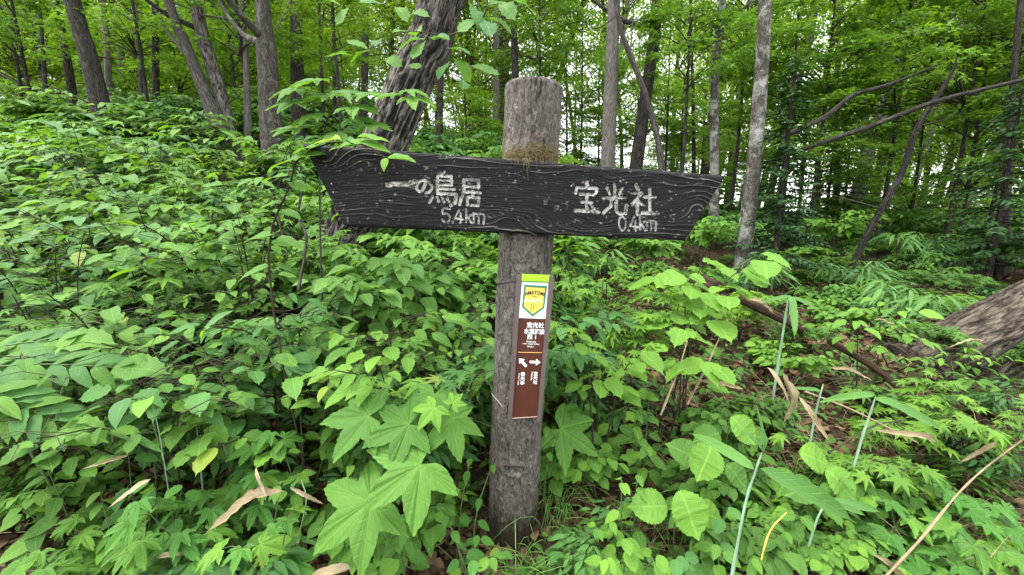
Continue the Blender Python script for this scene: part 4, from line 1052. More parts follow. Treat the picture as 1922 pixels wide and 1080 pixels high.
# --- overhanging oak twig above the board, close to the camera
bx = at(905, -60, 1.75)
ok = Plant('oak_branch', 'overhanging oak branch with broad scalloped leaves above the board', 'branch', bx, None, 'twig')
h1, h2, h3 = at(905, 35, 1.75), at(800, 70, 1.8), at(700, 90, 1.85)
ok.tube([bx, at(915, -10, 1.75), h1, at(860, 62, 1.78), h2], [.006, .005, .004, .003, .002], 6, 16); ok.tube([at(830, 66, 1.79), at(760, 60, 1.82), h3, at(660, 95, 1.9)], [.0025, .002, .0015, .001], 5, 12); ok.tube([bx, at(780, -40, 1.9), at(720, 10, 1.95)], [.005, .004, .002], 6, 10)
for i, (px, py, an, sz, Y) in enumerate(((908, 37, 80, 60, 1.75), (905, 32, 10, 62, 1.75), (908, 10, -40, 55, 1.74), (880, 5, 60, 64, 1.75), (935, 8, 60, 58, 1.74), (900, 34, 140, 52, 1.75), (955, -5, 75, 60, 1.73),
    (800, 72, 175, 56, 1.8), (800, 74, 110, 52, 1.8), (803, 72, 30, 48, 1.8), (790, 60, 235, 56, 1.8), (812, 74, 70, 46, 1.82), (830, 90, 20, 58, 1.8), (850, 108, 40, 52, 1.8), (880, 122, 10, 62, 1.82), (845, 115, 120, 44, 1.83),
    (700, 92, 160, 54, 1.86), (695, 95, 205, 50, 1.86), (705, 88, 260, 44, 1.86), (690, 105, 110, 40, 1.88), (660, 96, 180, 56, 1.9), (670, 105, 130, 50, 1.9), (720, 112, 30, 42, 1.88), (735, 60, 300, 50, 1.85),
    (720, 8, 140, 48, 1.95), (740, 12, 60, 46, 1.95), (655, 12, 120, 44, 1.95), (640, 10, 200, 40, 1.95), (765, 30, 20, 44, 1.92), (775, 118, 70, 40, 1.9), (870, 150, 110, 40, 1.9))):
    rg_ = np.random.default_rng(i); pix_leaf(ok, px, py, Y, an, sz, 'oak', 'shrub' if i % 3 else 'blue', i, (rg_.normal() * .3, -.55 + rg_.normal() * .25, .75))
ok.done()
# --- the twig lying over the left end of the board
bx = at(520, 330, 1.32); b = np.array([bx[0], 1.36, tz(bx[0], 1.36)])
tw = Plant('leafy_shoot', 'leafy shoot with heart shaped leaves reaching over the left end of the board', 'shrub', b, None, 'twig')
h1, h2, h3 = at(560, 300, 1.25), at(650, 268, 1.20), at(722, 296, 1.17)
tw.tube([b, at(505, 520, 1.36), at(545, 345, 1.28), h1, at(610, 272, 1.22), h2, at(690, 275, 1.185), h3], [.004, .0035, .003, .0026, .0022, .0018, .0014, .001], 6, 26)
for i, (px, py, an, sz, Y) in enumerate(((662, 272, 145, 44, 1.19), (724, 297, 92, 27, 1.17), (728, 296, 28, 58, 1.17), (655, 264, 8, 78, 1.2), (640, 262, 190, 58, 1.2), (620, 268, 150, 52, 1.22), (612, 290, 150, 48, 1.22), (600, 275, 195, 60, 1.22), (670, 258, -15, 60, 1.2), (560, 300, 170, 64, 1.25), (585, 292, 120, 42, 1.23), (540, 330, 200, 60, 1.28), (548, 342, 60, 48, 1.28), (530, 380, 160, 62, 1.3), (525, 400, 40, 52, 1.32), (515, 440, 175, 66, 1.33), (515, 450, 30, 58, 1.34), (508, 500, 140, 64, 1.36))):
    pix_leaf(tw, px, py, Y, an, sz, 'ovate', 'fresh' if i in (3, 0, 1, 8) else 'shrub', i, (0, -.35 if i not in (1,) else -.9, .9))
tw.done()
# --- maple-leaved spray in front of the oak
bx = at(575, 420, 1.9); b = np.array([bx[0], 1.95, tz(bx[0], 1.95)])
sp = Plant('viburnum_shoot', 'slender shoot with lobed pale leaves standing before the leaning oak', 'shrub', b, None, 'twig')
h = [b, at(600, 380, 1.9), at(610, 240, 1.85), at(640, 190, 1.8)]; sp.tube(h, [.005, .004, .003, .002], 6, 16)
for i, (px, py, an, sz, Y) in enumerate(((600, 150, 175, 62, 1.85), (560, 165, 160, 58, 1.85), (620, 180, 200, 66, 1.85), (560, 190, 150, 60, 1.85), (640, 170, 20, 60, 1.82), (700, 175, 160, 52, 1.8), (762, 170, 20, 44, 1.75), (770, 182, 30, 52, 1.75), (740, 178, 190, 46, 1.76), (660, 200, 30, 60, 1.8), (600, 215, 170, 60, 1.85), (560, 240, 185, 56, 1.87), (660, 225, 10, 62, 1.82), (640, 250, 170, 60, 1.84), (690, 235, 30, 50, 1.8))):
    pix_leaf(sp, px, py, Y, an, sz, 'aralia' if i % 2 else 'currant', 'shrub', i, (0, -.4, .9))
sp.tube([at(640, 190, 1.8), at(700, 178, 1.79), at(768, 178, 1.75)], [.002, .0015, .001], 5, 8); sp.done()

# --- thicket on the left slope: each shrub its own stems and leaves
TH_G = 'shrubs of the thicket on the left slope'; TH_L = 'leafy green shrub in the dense thicket on the left slope'
k = 0
for Y, rows in ((3.7, [(20, 232), (130, 215), (250, 226), (370, 232), (480, 255)]), (2.9, [(-40, 280), (110, 262), (240, 275), (360, 280), (470, 300), (560, 330)]),
                (2.25, [(-30, 350), (110, 335), (230, 352), (350, 350), (450, 375), (540, 400), (640, 480), (760, 470), (860, 480)]), (1.85, [(-60, 430), (60, 420), (190, 430), (310, 455), (420, 470), (520, 500), (600, 530), (700, 540), (800, 530), (890, 560)]),
                (1.55, [(20, 530), (150, 520), (300, 560), (430, 570), (560, 590), (660, 610), (760, 610), (850, 640)]), (1.38, [(-30, 640), (90, 650), (215, 655), (330, 660), (450, 690)])):
    for px, py in rows:
        k += 1; rg = np.random.default_rng(300 + k)
        shrub('thicket_shrub', TH_L, 'shrub', px + rg.normal() * 12, py + rg.normal() * 8, Y + rg.normal() * .1, .28 + .08 * Y, 7, (.070 + .0135 * Y) * (.72 if k % 4 == 1 else 1), ['ovate', 'serrate', 'ovate', 'maple', 'ovate', 'narrow', 'serrate'][k % 7], ['shrub', 'shrub', 'blue', 'maple'][k % 4] if k % 4 != 3 else 'shrub', 300 + k, TH_G, 1.05, (.1, -.4), True, .12, 80)
# distinct sprays
shrub('viburnum_shrub', 'bright shrub whose leafy spray reaches down in front of the thicket left of the post', 'shrub', 690, 585, 1.30, .20, 3, .085, 'ovate', 'fresh', 21, None, .8, (.1, -.2), True, .3, 40)
shrub('viburnum_shrub', 'bright shrub with large pointed leaves just right of the plate', 'shrub', 1160, 590, 1.45, .2, 3, .105, 'serrate', 'fresh', 22, None, .7, (0, -.2), True, .3, 30)
shrub('viburnum_shrub', 'bright two leaved spray over the rotten log right of the sign', 'shrub', 1340, 560, 1.6, .16, 2, .12, 'serrate', 'fresh', 23, None, .6, (0, -.2), True, .3, 16)
shrub('viburnum_shrub', 'light green broad leaved shrub under the right end of the board', 'shrub', 1330, 455, 1.75, .30, 4, .12, 'round', 'fresh', 24, None, .8, (0, -.2), True, .2, 40)
shrub('viburnum_shrub', 'small bright shrub in front of the massive leaning trunk', 'shrub', 1690, 555, 1.9, .34, 3, .075, 'ovate', 'fresh', 25, None, .8, (.1, -.1), True, .4, 40)
shrub('viburnum_shrub', 'low dark shrub with small leaves against the underside of the massive trunk', 'shrub', 1810, 690, 2.0, .34, 4, .07, 'ovate', 'shrub', 26, None, .9, (0, -.2), True, .1, 60)
shrub('viburnum_shrub', 'feathery young shrub hiding the foot of the massive trunk', 'shrub', 1725, 640, 2.05, .30, 4, .06, 'narrow', 'maple', 27, None, .9, (0, -.2), True, .1, 60)
# --- lobed plants of the lower left, big compound leaf at the left edge
ASH = [(40, 700, 1.25), (110, 690, 1.2), (180, 690, 1.2), (230, 715, 1.15), (60, 750, 1.15), (20, 790, 1.1), (140, 730, 1.15)]
bx = at(90, 900, 1.2); b = np.array([bx[0], 1.25, tz(bx[0], 1.25)])
ash = Plant('ash_sapling', 'pale sapling with long compound leaves at the left edge', 'sapling', b)
c0 = at(-10, 690, 1.2)
for (x0, y0, x1, y1, Y) in ((-40, 690, 215, 690, 1.2), (-40, 735, 120, 800, 1.1), (-30, 660, 110, 640, 1.3)):
    P = catmull([at(x0, y0, Y), at((x0 + x1) / 2, (y0 + y1) / 2 - 6, Y), at(x1, y1, Y)], 14); ash.tube(P, np.linspace(.0025, .0012, 14))
    for j in range(1, 14, 2):
        for sg in (-1, 1):
            pxj, pyj, _ = proj(P[j]); pix_leaf(ash, pxj, pyj, P[j][1], math.degrees(math.atan2(y1 - y0, x1 - x0)) + sg * (58 - j), 86 - j * 2.2, 'narrow' if j % 4 else 'serrate', 'blue' if (j + sg) % 3 else 'shrub', j, (.05 * sg, -.5, .85))
    pix_leaf(ash, x1, y1, Y, math.degrees(math.atan2(y1 - y0, x1 - x0)), 95, 'serrate', 'shrub', 0, (0, -.5, .85))
ash.tube([b, at(30, 800, 1.2), c0, at(-40, 690, 1.2)], [.005, .004, .003, .0025], 5, 10); ash.done()
for i, (px, py, Y, npr, L, lb) in enumerate(((385, 905, 1.05, 3, 0.104, 'lobed currant plant spreading over the litter left of the dry bamboo leaf'), (345, 1010, .98, 2, 0.100, 'lobed currant plant at the bottom edge below the dry bamboo leaf'), (470, 985, .98, 2, 0.104, 'lobed currant plant with jagged leaf right of the dry bamboo leaf'),
     (90, 1000, 1.0, 3, 0.096, 'lobed currant plant in the lower left corner'), (420, 815, 1.2, 3, 0.096, 'lobed currant plant among the herbs between thicket and aralia sapling'), (150, 1050, .95, 1, .08, 'small bright lobed plant on bare litter near the lower left corner'),
     (1760, 985, 1.05, 3, 0.104, 'lobed currant plant at the lower right beside the bent dry cane'), (1880, 1030, 1.0, 2, 0.120, 'lobed currant plant in the lower right corner'), (1830, 930, 1.15, 3, 0.104, 'lobed currant plant above the one in the lower right corner'))):
    herb('currant_plant', lb, 'plant', px, py, Y, npr, L, 'currant', 'shrub' if i % 2 else 'glossy', 40 + i, None, -.55, .6, .25, 1.1, 3)
# --- ovate-leaved plants of the foreground
for i, (px, py, Y, npr, L, mat, ns, lb) in enumerate((
     (905, 955, 1.02, 3, .060, 'glossy', 2, 'glossy dark leaved plant directly left of the post foot'), (930, 1010, .98, 3, .072, 'glossy', 2, 'bright glossy plant at the bottom edge in front of the post'),
     (1000, 985, 1.12, 2, .055, 'glossy', 2, 'small glossy plant covering the right side of the post foot'), (880, 930, 1.15, 3, .06, 'glossy', 2, 'glossy plant between largest star leaf and post foot'), (955, 1040, 1.0, 2, .06, 'shrub', 2, 'small green plant in the grass before the post foot'),
     (760, 1000, 1.0, 3, .07, 'glossy', 1, 'glossy plant under the lowest star shaped leaf'), (640, 860, 1.15, 3, .07, 'shrub', 2, 'green plant between aralia sapling and the thicket foot'),
     (560, 830, 1.2, 3, .075, 'shrub', 2, 'broad green plant left of the upper star shaped leaf'), (545, 740, 1.35, 3, .075, 'shrub', 2, 'shaded green plant at the foot of the thicket'),
     (1130, 915, 1.12, 4, .070, 'fresh', 2, 'light green plant with round tipped leaves right of the post foot'), (1165, 975, 1.02, 3, .080, 'shrub', 2, 'mid green plant at bottom right of the post with larger leaves'),
     (1200, 905, 1.15, 3, .07, 'shrub', 2, 'green plant between two light plants right of the post'), (1030, 850, 1.35, 3, .065, 'glossy', 1, 'shiny plant close behind the post on its right'),
     (1100, 690, 1.6, 4, .085, 'shrub', 3, 'leafy plant right of the plate arrows'), (1210, 740, 1.5, 4, .08, 'shrub', 3, 'leafy plant on the slope between plate and hazel leaves'), (1130, 780, 1.45, 3, .075, 'shrub', 2, 'leafy plant right of the single star shaped leaf'),
     (240, 800, 1.2, 3, .095, 'blue', 2, 'bluish green plant behind the bleached dry leaf'), (90, 860, 1.15, 3, .09, 'shrub', 2, 'green plant on litter below the compound leaves'), (210, 935, 1.05, 3, .075, 'shrub', 3, 'small leaved green plant low at the left beside bare litter'),
     (270, 880, 1.1, 3, .08, 'glossy', 2, 'glossy plant left of the bleached dry leaf'), (480, 900, 1.08, 2, .07, 'shrub', 2, 'green plant under the bright bent leaf left of the aralia'), (850, 880, 1.2, 3, .06, 'glossy', 2, 'dark plant pressed against the left side of the post'),
     (1290, 985, 1.05, 3, .085, 'blue', 2, 'bluish plant at the bottom edge left of the pale bamboo stalk'), (1270, 1050, .98, 3, .10, 'blue', 1, 'broad leaved plant at the bottom edge right of centre'), (1430, 1010, 1.05, 3, .075, 'shrub', 2, 'green plant at the foot of the yellow stalk'),
     (1480, 870, 1.25, 3, .085, 'shrub', 2, 'green plant under the long bamboo leaf'), (1560, 990, 1.1, 3, .06, 'shrub', 2, 'small plant on the litter between bamboo stalk and dry cane'), (640, 1040, .97, 3, .075, 'shrub', 2, 'green plant below the lowest star shaped leaf at the bottom edge'))):
    herb('woodland_plant', lb, 'plant', px, py, Y, npr, L, 'serrate' if i % 3 == 1 else 'ovate', mat, 60 + i, None, -.5, .2, .15, 1.0, ns)
# --- round toothed leaves right of centre
for i, (px, py, Y, L, an, lb) in enumerate(((1372, 782, 1.32, .105, 60, 'round toothed hazel leaves beside the pale bamboo stalk, upper plant'), (1335, 835, 1.25, .12, 120, 'round toothed hazel leaf pair left of the pale bamboo stalk'), (1275, 920, 1.1, .12, 80, 'broad heart shaped leaf plant right of the light green plants'), (1500, 850, 1.3, .11, 20, 'round toothed hazel plant right of the long bamboo leaf base'), (1550, 880, 1.2, .11, 60, 'hazel plant under the long bamboo leaf'))):
    p = at(px, py, Y); b = np.array([p[0] + .03, Y + .06, tz(p[0] + .03, Y + .06)]); hz = Plant('hazel_plant', lb, 'plant', b)
    for q, (ox, oy, a2) in enumerate(((0, 0, an), (-22, 30, an + 100), (28, 36, an - 60))):
        pix_leaf(hz, px + ox, py + oy, Y + .02 * q, a2, L * FPX / Y * (1 - .15 * q), 'round', 'shrub' if q else 'fresh', q, (.1, -.7, .7), b + [0, 0, .02])
    hz.done()
# --- small maples of the right slope
for i, (px, py, Y, lb) in enumerate(((1130, 470, 2.2, 'small maple seedling right under the board, close to the post'), (1170, 520, 1.95, 'small maple seedling spread wide to the right of the plate top'), (1120, 590, 1.75, 'tiny maple seedling beside the shield emblem'), (1270, 500, 2.2, 'maple seedling in front of the rotten log'),
     (1690, 760, 1.6, 'maple seedling below the massive leaning trunk'), (1790, 740, 1.5, 'maple seedling low at the right edge'), (1880, 700, 1.5, 'maple seedling drooping over the foot of the massive trunk'), (1620, 820, 1.4, 'maple seedling behind the right bamboo stalk'))):
    shrub('maple_seedling', lb, 'seedling', px, py, Y, .30, 5, .062, 'maple', 'maple', 90 + i, None, 1.0, (0, -.1), True, .06, 90)
# --- bamboo grass: pale stalks, long leaves, bleached dead leaves
def bamboo(label, pix, Y, rpx, leaves, dry=(), yellow=False):
    P = [at(a, b_, Y) for a, b_ in pix]; base_ = P[0].copy(); base_[2] = min(base_[2], tz(base_[0], base_[1]) + .0)
    P = [base_] + P[1:] if base_[2] < P[0][2] - .01 else P
    pl_ = Plant('bamboo_grass', label, 'bamboo grass', P[0], None, 'stalk')
    C = catmull(P, 18); A = Acc(); A.tube(C - pl_.b, np.linspace(rpx, rpx * .45, 18) * depth_of(P[-1]) / FPX / 2 * np.where(np.arange(18) % 5 == 3, 1.35, 1), 8)
    link('stalk', A.mesh('stalk', YEL if yellow else STALK), pl_.root)
    for i, (px, py, an, sz, nr) in enumerate(leaves): pix_leaf(pl_, px, py, Y - .01, an, sz, 'blade', 'bamboo', i, nr)
    for i, (px, py, an, sz, nr) in enumerate(dry): pix_leaf(pl_, px, py, Y - .015, an, sz, 'curl', 'dry', i, nr)
    return pl_.root
STALK = flat_mat('bamboo_stalk', (.17, .27, .17), .5, .4, .45, 22); YEL = flat_mat('yellow_stalk', (.55, .40, .08), .6, .3, .2, 20)
up = (0, -.6, .8)
bamboo('long leaved bamboo grass with pale stalk at the bottom right of centre', [(1362, 1110), (1395, 965), (1418, 885), (1430, 850)], .96, 6, [(1432, 850, -84, 95, (.45, -.85, .15)), (1416, 882, 228, 140, (-.3, -.6, .7)), (1426, 880, 32, 200, (.2, -.6, .75)), (1560, 945, 20, 70, up), (1433, 852, 250, 60, (.6, -.6, .4))])
bamboo('tall pale bamboo stalk between dry canes on the right', [(1582, 940), (1610, 850), (1632, 780), (1644, 745)], 1.28, 5.5, [(1640, 748, 30, 130, up), (1642, 742, 185, 90, up)])
bamboo('thin bamboo stalk with grass leaf beside the bleached leaf', [(1517, 835), (1530, 780), (1545, 722)], 1.45, 5, [(1542, 735, 200, 60, up)], [(1470, 700, 62, 120, (.5, -.8, .3))])
bamboo('yellow broken bamboo stalk near the bottom right', [(1420, 1062), (1440, 1010), (1476, 962)], 1.05, 4, [], (), True)
bamboo('pale bamboo stalk under the long bamboo leaf', [(1507, 1038), (1530, 985), (1552, 940)], 1.1, 5, [(1556, 940, 10, 110, up)])
bamboo('bamboo grass with drooping leaf above the bleached leaves', [(1462, 640), (1475, 590), (1482, 555)], 2.0, 5, [(1482, 555, 100, 90, up), (1480, 560, 20, 95, up), (1482, 556, 160, 70, up)], [(1400, 560, 30, 60, up)])
bamboo('bamboo grass clump at the left slope foot with upright dark leaf', [(362, 800), (366, 760), (370, 735)], 1.3, 3, [(368, 782, 272, 62, (.3, -.9, .2)), (420, 770, -8, 95, up)])
bamboo('bamboo grass with twisted leaf near the bleached leaf on the left', [(308, 870), (300, 820), (275, 730)], 1.12, 2.2, [(245, 815, 30, 80, up), (180, 802, 18, 70, up)])
# bleached dead bamboo leaves, each lying by itself
for i, (px, py, an, sz, Y, sh, lb) in enumerate(((283, 900, 130, 78, 1.02, 'blade', 'bleached silvery leaf lying on the green plants at the left'), (532, 920, 152, 150, .98, 'curl', 'long folded straw coloured leaf left of the aralia sapling'), (480, 878, 62, 62, .99, 'curl', 'short papery leaf hanging above the long folded straw leaf'), (545, 915, 28, 72, .98, 'curl', 'dry curled leaf arching from the long straw leaf towards aralia'),
     (660, 1066, 178, 118, .95, 'blade', 'flat bleached leaf lying at the bottom edge under the aralia'), (490, 660, 110, 70, 1.5, 'curl', 'brown hanging dry leaf in the thicket'), (240, 855, 160, 60, 1.08, 'curl', 'narrow yellowed leaf left among green plants'), (1440, 690, 72, 70, 1.5, 'blade', 'bleached leaf standing in the dry tangle, left one'),
     (1500, 745, 60, 90, 1.42, 'curl', 'large papery straw leaf hanging in the dry tangle'), (1395, 730, 200, 90, 1.5, 'curl', 'straw leaf lying left in the dry tangle'), (1560, 690, 15, 85, 1.6, 'curl', 'bleached leaf right in the dry tangle'), (1640, 600, 50, 36, 1.9, 'curl', 'small bleached leaf before the massive trunk'), (1850, 640, 190, 60, 1.7, 'curl', 'thin bleached leaf at the foot of the massive trunk'),
     (1760, 830, 200, 90, 1.3, 'curl', 'curled straw leaf by the right slope maples'), (1640, 1040, 35, 90, 1.0, 'curl', 'papery leaf tip near the bottom of the bent cane'), (1870, 830, 150, 70, 1.3, 'curl', 'straw leaf at the right edge above the currant plants'), (1330, 700, 20, 60, 1.6, 'curl', 'thin straw leaf right of the leafy plant'), (350, 1040, 170, 90, .97, 'curl', 'striped dry leaf at the bottom edge in the left third'))):
    p = at(px, py, Y); z = tz(p[0], p[1])
    n_ = np.array(up, float) + np.random.default_rng(i).normal(size=3) * .25; n_ /= np.linalg.norm(n_)
    q = np.array([math.cos(R(an)), -math.sin(R(an)) * SP, -math.sin(R(an)) * CP]); q = q - n_ * (q @ n_)
    o = tag(link('dry_leaf', leaf_mesh(sh, 'dry', i), None), lb, 'dead leaf'); M = np.eye(4); M[:3, :3] = frame(q, n_) * (sz * depth_of(p) / FPX); M[:3, 3] = p; o.matrix_basis = Matrix(M.tolist())
# canes and twigs
CANE = flat_mat('dry_cane', (.19, .14, .085), .8, .2, .5, 45)
for i, (pts, w, lb, mt) in enumerate((([(1660, 1085, .98), (1730, 1010, 1.0), (1800, 925, 1.12), (1860, 870, 1.25), (1935, 815, 1.4)], 4.8, 'long bent dry cane rising from the bottom to the right edge', CANE), ([(1510, 735, 1.5), (1600, 770, 1.45), (1720, 830, 1.35)], 4, 'thin dry stem in the right tangle sloping down', CANE), ([(1290, 760, 1.5), (1330, 680, 1.6), (1365, 600, 1.75)], 4, 'thin pale twig leaning beside the bright spray', CANE),
     ([(1555, 850, 1.35), (1640, 800, 1.4), (1700, 790, 1.45)], 4, 'bare twig lying below the round leaves at right', BARK['twig']), ([(1240, 780, 1.4), (1275, 690, 1.55), (1290, 640, 1.7)], 4, 'upright pale twig between leafy plants right of the plate', CANE), ([(278, 760, 1.2), (300, 840, 1.15), (312, 880, 1.1)], 3, 'pale green stem slanting down left of the currant plants', BARK['stem']), ([(560, 1010, .98), (575, 940, 1.0), (565, 900, 1.05)], 3, 'green wiry stem left of the lowest star leaf', BARK['stem']),
     ([(560, 545, 1.6), (575, 450, 1.7), (560, 400, 1.75), (575, 330, 1.8)], 6, 'dark crooked branch standing by the left board end', BARK['dark']), ([(540, 480, 1.9), (520, 400, 2.0), (515, 370, 2.0)], 5, 'dark thin branch deep in the thicket near the board', BARK['dark']))):
    P = [at(*p_) for p_ in pts]; P[0] = P[0]; A = Acc(); A.tube([q - P[0] for q in P], np.interp(np.linspace(0, 1, 20), np.linspace(0, 1, len(P)), [w * depth_of(q) / FPX / 2 for q in P]) * (1 - .35 * np.linspace(0, 1, 20)) * (1 + .22 * np.random.default_rng(i).normal(size=20)).clip(.7, 1.4), 7, 20)
    tag(link('dry_cane' if mt is CANE else 'twig', A.mesh('cane', mt), None, tuple(P[0])), lb, 'twig')
# rotten log, short log end
for nm, pts, w, lb, mt in (('rotten_log', [(1385, 560, 2.5), (1450, 590, 2.4), (1510, 620, 2.3)], 17, 'dark brown rotten log half buried beyond the bright two leaved spray', 'rot'), ('rotten_log', [(1555, 640, 2.0), (1640, 690, 1.9), (1700, 740, 1.8)], 12, 'thin rotten log lying in the dry tangle at right', 'rot'), ('log_end', [(1305, 530, 2.6), (1345, 545, 2.45)], 34, 'short dark log end lying beneath the right board end', 'rot')):
    P = [at(*p_) for p_ in pts]; r = [w * depth_of(q) / FPX / 2 for q in P]
    for q, rr in zip(P, r): q[2] = max(q[2], tz(q[0], q[1]) + rr * .4)
    C = catmull(P, 30); V, F, U = tube(C - P[0], np.interp(np.linspace(0, 1, 30), np.linspace(0, 1, len(r)), r), 24, trunk_disp(77, .08, 3, 3), True)
    tag(link(nm, mesh_np(nm, V, F, BARK[mt], U), None, tuple(P[0])), lb, 'log')
# grass at the foot of the post
rg = np.random.default_rng(77); A = Acc()
for (px, py, cnt, Y, h) in ((985, 1062, 60, 1.1, .16), (1040, 930, 70, 1.38, .14), (1010, 1050, 40, 1.15, .13), (940, 1075, 40, 1.02, .15)):
    for q in range(cnt):
        p = at(px + rg.normal() * 22, py, Y + rg.normal() * .05); p[2] = tz(p[0], p[1]); d = rg.normal(size=3) * .6; hh = h * rg.uniform(.5, 1.2)
        P = [p, p + np.array([d[0] * .2, d[1] * .2, .6]) * hh, p + np.array([d[0] * .7, d[1] * .5 - .2, .85]) * hh, p + np.array([d[0] * 1.2, d[1] - .3, .7]) * hh]
        A.tube(P, [.0016, .0016, .0012, .0003], 3, 6)
tag(link('grass', A.mesh('grass', flat_mat('grass_blade', (.10, .22, .04), .5, .4, .3, 8))), 'thin grass growing round the foot of the post', kind='stuff')

# --- undergrowth further off: each plant its own object, leaves of a plant joined
FILL = {}
def fill_variant(key, shape, mat, H, spread, nst, L, dens, seed):
    rg = np.random.default_rng(seed); T, LV = shrub_layout(rg, np.zeros(3), np.array([0, 0, H]), spread, nst, L, (0, -.2), dens)
    P = np.array([l[0] for l in LV]); P[:, 2] = np.maximum(P[:, 2], .03); D = np.array([l[1] for l in LV]); Nn = np.array([l[2] for l in LV]); s = np.array([l[3] for l in LV])
    fm = joined_mesh('foliage', [(CHEAP[shape], P, frames(D, Nn), s, rg.random(len(P)))], LM[mat])
    A = Acc()
    for C, r in T: A.tube(C[::3] if len(C) > 6 else C, (r[::3] if len(C) > 6 else r), 3)
    FILL.setdefault(key, []).append((fm, A.mesh('stems', BARK['twig'])))
for i in range(4):
    fill_variant('thicket', 'ovate', ['shrub', 'maple', 'shrub', 'blue'][i], .62, .48, 8, .095, 1.2, 700 + i)
    fill_variant('low', ['ovate', 'round', 'narrow', 'ovate'][i], ['ground', 'shrub', 'blue', 'ground'][i], .24, .26, 7, .065, 1.0, 720 + i)
    fill_variant('mapled', 'maple', ['maple', 'ground', 'maple', 'ground'][i], .30, .40, 7, .050, 1.2, 740 + i)
    fill_variant('sasa', 'blade', 'bamboo', .45, .34, 7, .20, .8, 760 + i)
rg = np.random.default_rng(88); cnt = {}
INFO = {'thicket': ('understory_shrub', 'leafy shrub of the undergrowth covering the hillside behind the sign', 'shrub', 'shrubs of the hillside undergrowth'),
        'low': ('low_plant', 'low leafy plant of the ground cover beneath the shrubs', 'plant', 'low plants of the ground cover'),
        'mapled': ('small_maple', 'small star leaved maple bush on the right hillside', 'shrub', 'maple bushes of the right hillside'),
        'sasa': ('bamboo_grass_clump', 'low clump of bamboo grass with long blades on the right hillside', 'bamboo grass', 'bamboo grass clumps of the right hillside')}
def put(key, x, y, sc):
    cnt[key] = cnt.get(key, 0) + 1
    nm, lb, ct, gp = INFO[key]; r_ = thing(nm, lb, ct, (x, y, tz(x, y) - .02), gp); r_.rotation_euler = (0, 0, rg.uniform(-1.2, 1.2)); r_.scale = (sc,) * 3
    fm, sm = FILL[key][int(rg.integers(0, 4))]
    o = link('foliage', fm, r_); o['kind'] = 'stuff'; link('stems', sm, r_)
cells = []
for Y0, st in ((1.25, .30), (1.9, .36), (2.8, .46), (3.8, .56), (5.0, .62), (6.4, .72), (8.0, .85)):
    Y1 = {1.25: 1.9, 1.9: 2.8, 2.8: 3.8, 3.8: 5, 5: 6.4, 6.4: 8, 8: 9.6}[Y0]
    y = Y0
    while y < Y1:
        x = -1.5 * y
        while x < 1.56 * y: cells.append((x + rg.uniform(-.5, .5) * st, y + rg.uniform(-.5, .5) * st)); x += st
        y += st
for x, y in cells:
    if math.hypot(x - SB[0], y - YP) < .3: continue
    z = tz(x, y); px, py, d = proj((x, y, z + .2))
    if not (-200 < px < 2160 and py < 1200): continue
    right = px > 1120 + rg.normal() * 90
    if 60 < px < 380 and py > 950: continue
    if 1390 < px < 1680 and 760 < py < 1010 and rg.random() < .6: continue
    if right and y < 3.2 and rg.random() < .38: continue
    if y < 1.9: key = 'low' if cnt.get('low', 0) < 290 else 'thicket'
    elif right: key = ['mapled', 'sasa', 'low', 'thicket' if y > 4 else 'low', 'mapled', 'low'][int(rg.integers(0, 6))] if y > 2.2 else ['low', 'mapled', 'sasa', 'low'][int(rg.integers(0, 4))]
    else: key = 'thicket' if y > 2.4 or rg.random() < .5 else 'low'
    if cnt.get(key, 0) >= 290: continue
    put(key, x, y, rg.uniform(.75, 1.2) * (.85 if right else 1) * (1 if y < 4 else 1.15) * (1.35 if y > 6.6 and right else 1))
print('FILL', cnt)
# conifer saplings low on the right
def conifer(label, px, py, Y, h, seed):
    rg = np.random.default_rng(seed); c = at(px, py, Y); z = tz(c[0], Y); root = thing('fir_sapling', label, 'young tree', (c[0], Y, z))
    H = max(.8, c[2] - z + h); A = Acc(); A.tube([(0, 0, -.05), (0, 0, H * .6), (0, 0, H)], [.03, .02, .004], 6, 8); P, D, s = [], [], []
    for q in range(34):
        zz = H * (.12 + .85 * q / 34); ln = (.95 - .8 * q / 34) * h * .75 * rg.uniform(.7, 1.1); a = q * 2.4
        for b in range(2):
            a2 = a + b * 3.1 + rg.normal() * .2; dv = np.array([math.cos(a2), math.sin(a2), -.12]); e = np.array([0, 0, zz]) + dv * ln
            A.tube([(0, 0, zz), e], [.006, .002], 4)
            m_ = int(ln / .035) + 2
            for f in np.linspace(.15, 1, m_):
                for sg in (-1, 1):
                    a3 = a2 + sg * .9; P.append(np.array([0, 0, zz]) + dv * ln * f + rg.normal(size=3) * .01); D.append([math.cos(a3), math.sin(a3), -.15]); s.append(.10 * (1.2 - .6 * f))
    P = np.array(P); n_ = len(P)
    fm = joined_mesh('needles', [((TINY[0] * [1, .5, 1], TINY[1], TINY[2]), P, frames(np.array(D), np.array([0, 0, 1.]) + rg.normal(size=(n_, 3)) * .3), np.array(s), rg.random(n_))], LM['needle'])
    link('trunk', A.mesh('trunk', BARK['dark']), root); o = link('needles', fm, root); o['kind'] = 'stuff'
conifer('dark fir sapling at the low ends of the two poles', 1478, 262, 3.85, .75, 1); conifer('dark fir sapling low at the right edge of the slope', 1890, 330, 4.2, 1.0, 2); conifer('dark fir sapling on the crest between the poles', 1560, 320, 7.2, 1.2, 3)

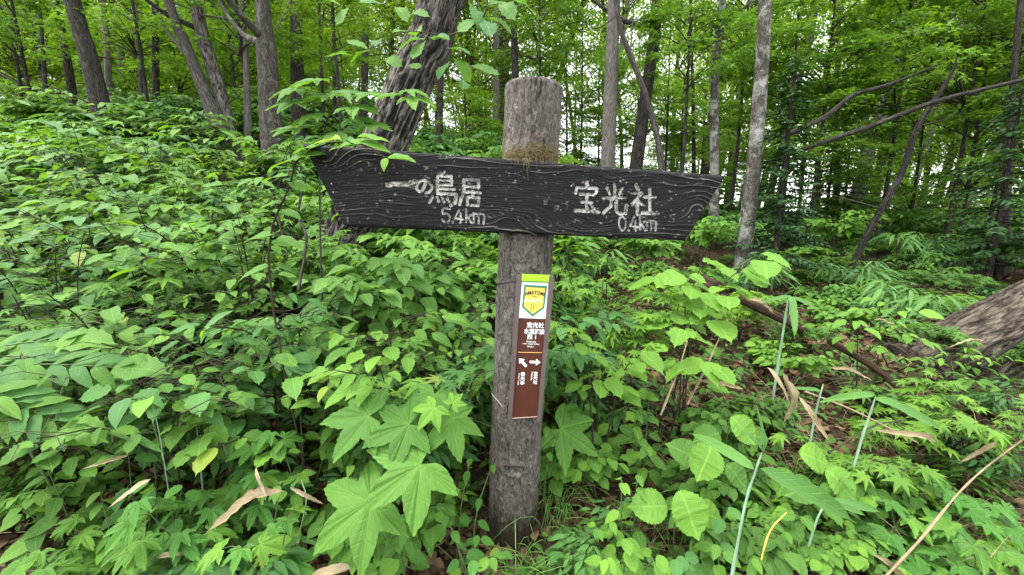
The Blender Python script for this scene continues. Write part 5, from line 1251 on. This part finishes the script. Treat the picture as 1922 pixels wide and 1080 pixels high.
# --- ground cover and leaf litter
rg = np.random.default_rng(99); n_ = 15000
y = .75 + 4.4 * rg.random(n_) ** 1.5; x = rg.uniform(-1.35, 1.35, n_) * y
z = terrain(x, y); keep = fbm(np.stack([x * 1.7, y * 1.7, 0 * x], 1), 3, 8) > .40; x, y, z = x[keep], y[keep], z[keep]; n_ = len(x)
P = np.stack([x, y, z + .015 + .09 * rg.random(n_) ** 1.5], 1); a = rg.uniform(0, 6.28, n_); D = np.stack([np.cos(a), np.sin(a), rg.uniform(-.4, .1, n_)], 1)
link_ = joined_mesh('ground_cover', [(CHEAP['ovate'], P, frames(D, np.array([0, -.3, 1.]) + rg.normal(size=(n_, 3)) * .25), rg.uniform(.022, .058, n_), rg.random(n_))], LM['ground'])
tag(link('ground_cover', link_), 'small green leaves of the ground cover', kind='stuff')
n_ = 16000; y = .6 + 4.0 * rg.random(n_) ** 1.4; x = rg.uniform(-1.4, 1.4, n_) * y; z = terrain(x, y)
P = np.stack([x, y, z + .004 + .018 * rg.random(n_)], 1); a = rg.uniform(0, 6.28, n_); D = np.stack([np.cos(a), np.sin(a), rg.normal(size=n_) * .25], 1)
V, F, U = SHAPES['litter'][0]
tag(link('leaf_litter', joined_mesh('leaf_litter', [(SHAPES['litter'][j], P[j::3], frames(D[j::3], np.array([0, 0, 1.]) + rg.normal(size=(len(P[j::3]), 3)) * .35), rg.uniform(.03, .075, len(P[j::3])), rg.random(len(P[j::3]))) for j in range(3)], LM['litter'])), 'brown dead leaves on the forest floor', kind='stuff')
A = Acc()
for q in range(420):
    yy = .8 + 3 * rg.random() ** 1.3; xx = rg.uniform(-1.3, 1.3) * yy; a = rg.uniform(0, 6.28); l = rg.uniform(.05, .3)
    p = np.array([xx, yy, 0]); d = np.array([math.cos(a), math.sin(a), 0]) * l; m_ = p + d * .5 + rg.normal(size=3) * .02; e = p + d
    for w_ in (p, m_, e): w_[2] = tz(w_[0], w_[1]) + .012
    m_[2] += .015; A.tube([p, m_, e], [.003, .0025, .001], 4)
A = A0 = A
DG = Acc()
for q in range(900):
    px, py = rg.uniform(1200, 1960), rg.uniform(600, 1040); Yq = np.interp(py, [600, 800, 1040], [2.1, 1.5, 1.1]) * rg.uniform(.9, 1.1)
    xx = (px - 961) / FPX * Yq * 1.03; p = np.array([xx, Yq, tz(xx, Yq)]); a = rg.uniform(0, 6.28); l = rg.uniform(.05, .22); d = np.array([math.cos(a), math.sin(a), rg.uniform(-.05, .9) ** 2 * 1.2]) * l
    DG.tube([p, p + d * .5 + [0, 0, .02], p + d + [0, 0, -.01 if rg.random() < .5 else .01]], [.0013, .0011, .0004], 3)
tag(link('dry_grass', DG.mesh('dry_grass', flat_mat('straw', (.26, .20, .12), .8, .2, .5, 60))), 'straw coloured dry grass tangled on the right slope', kind='stuff')
tag(link('fallen_twigs', A.mesh('fallen_twigs', CANE)), 'thin fallen twigs on the forest floor', kind='stuff')
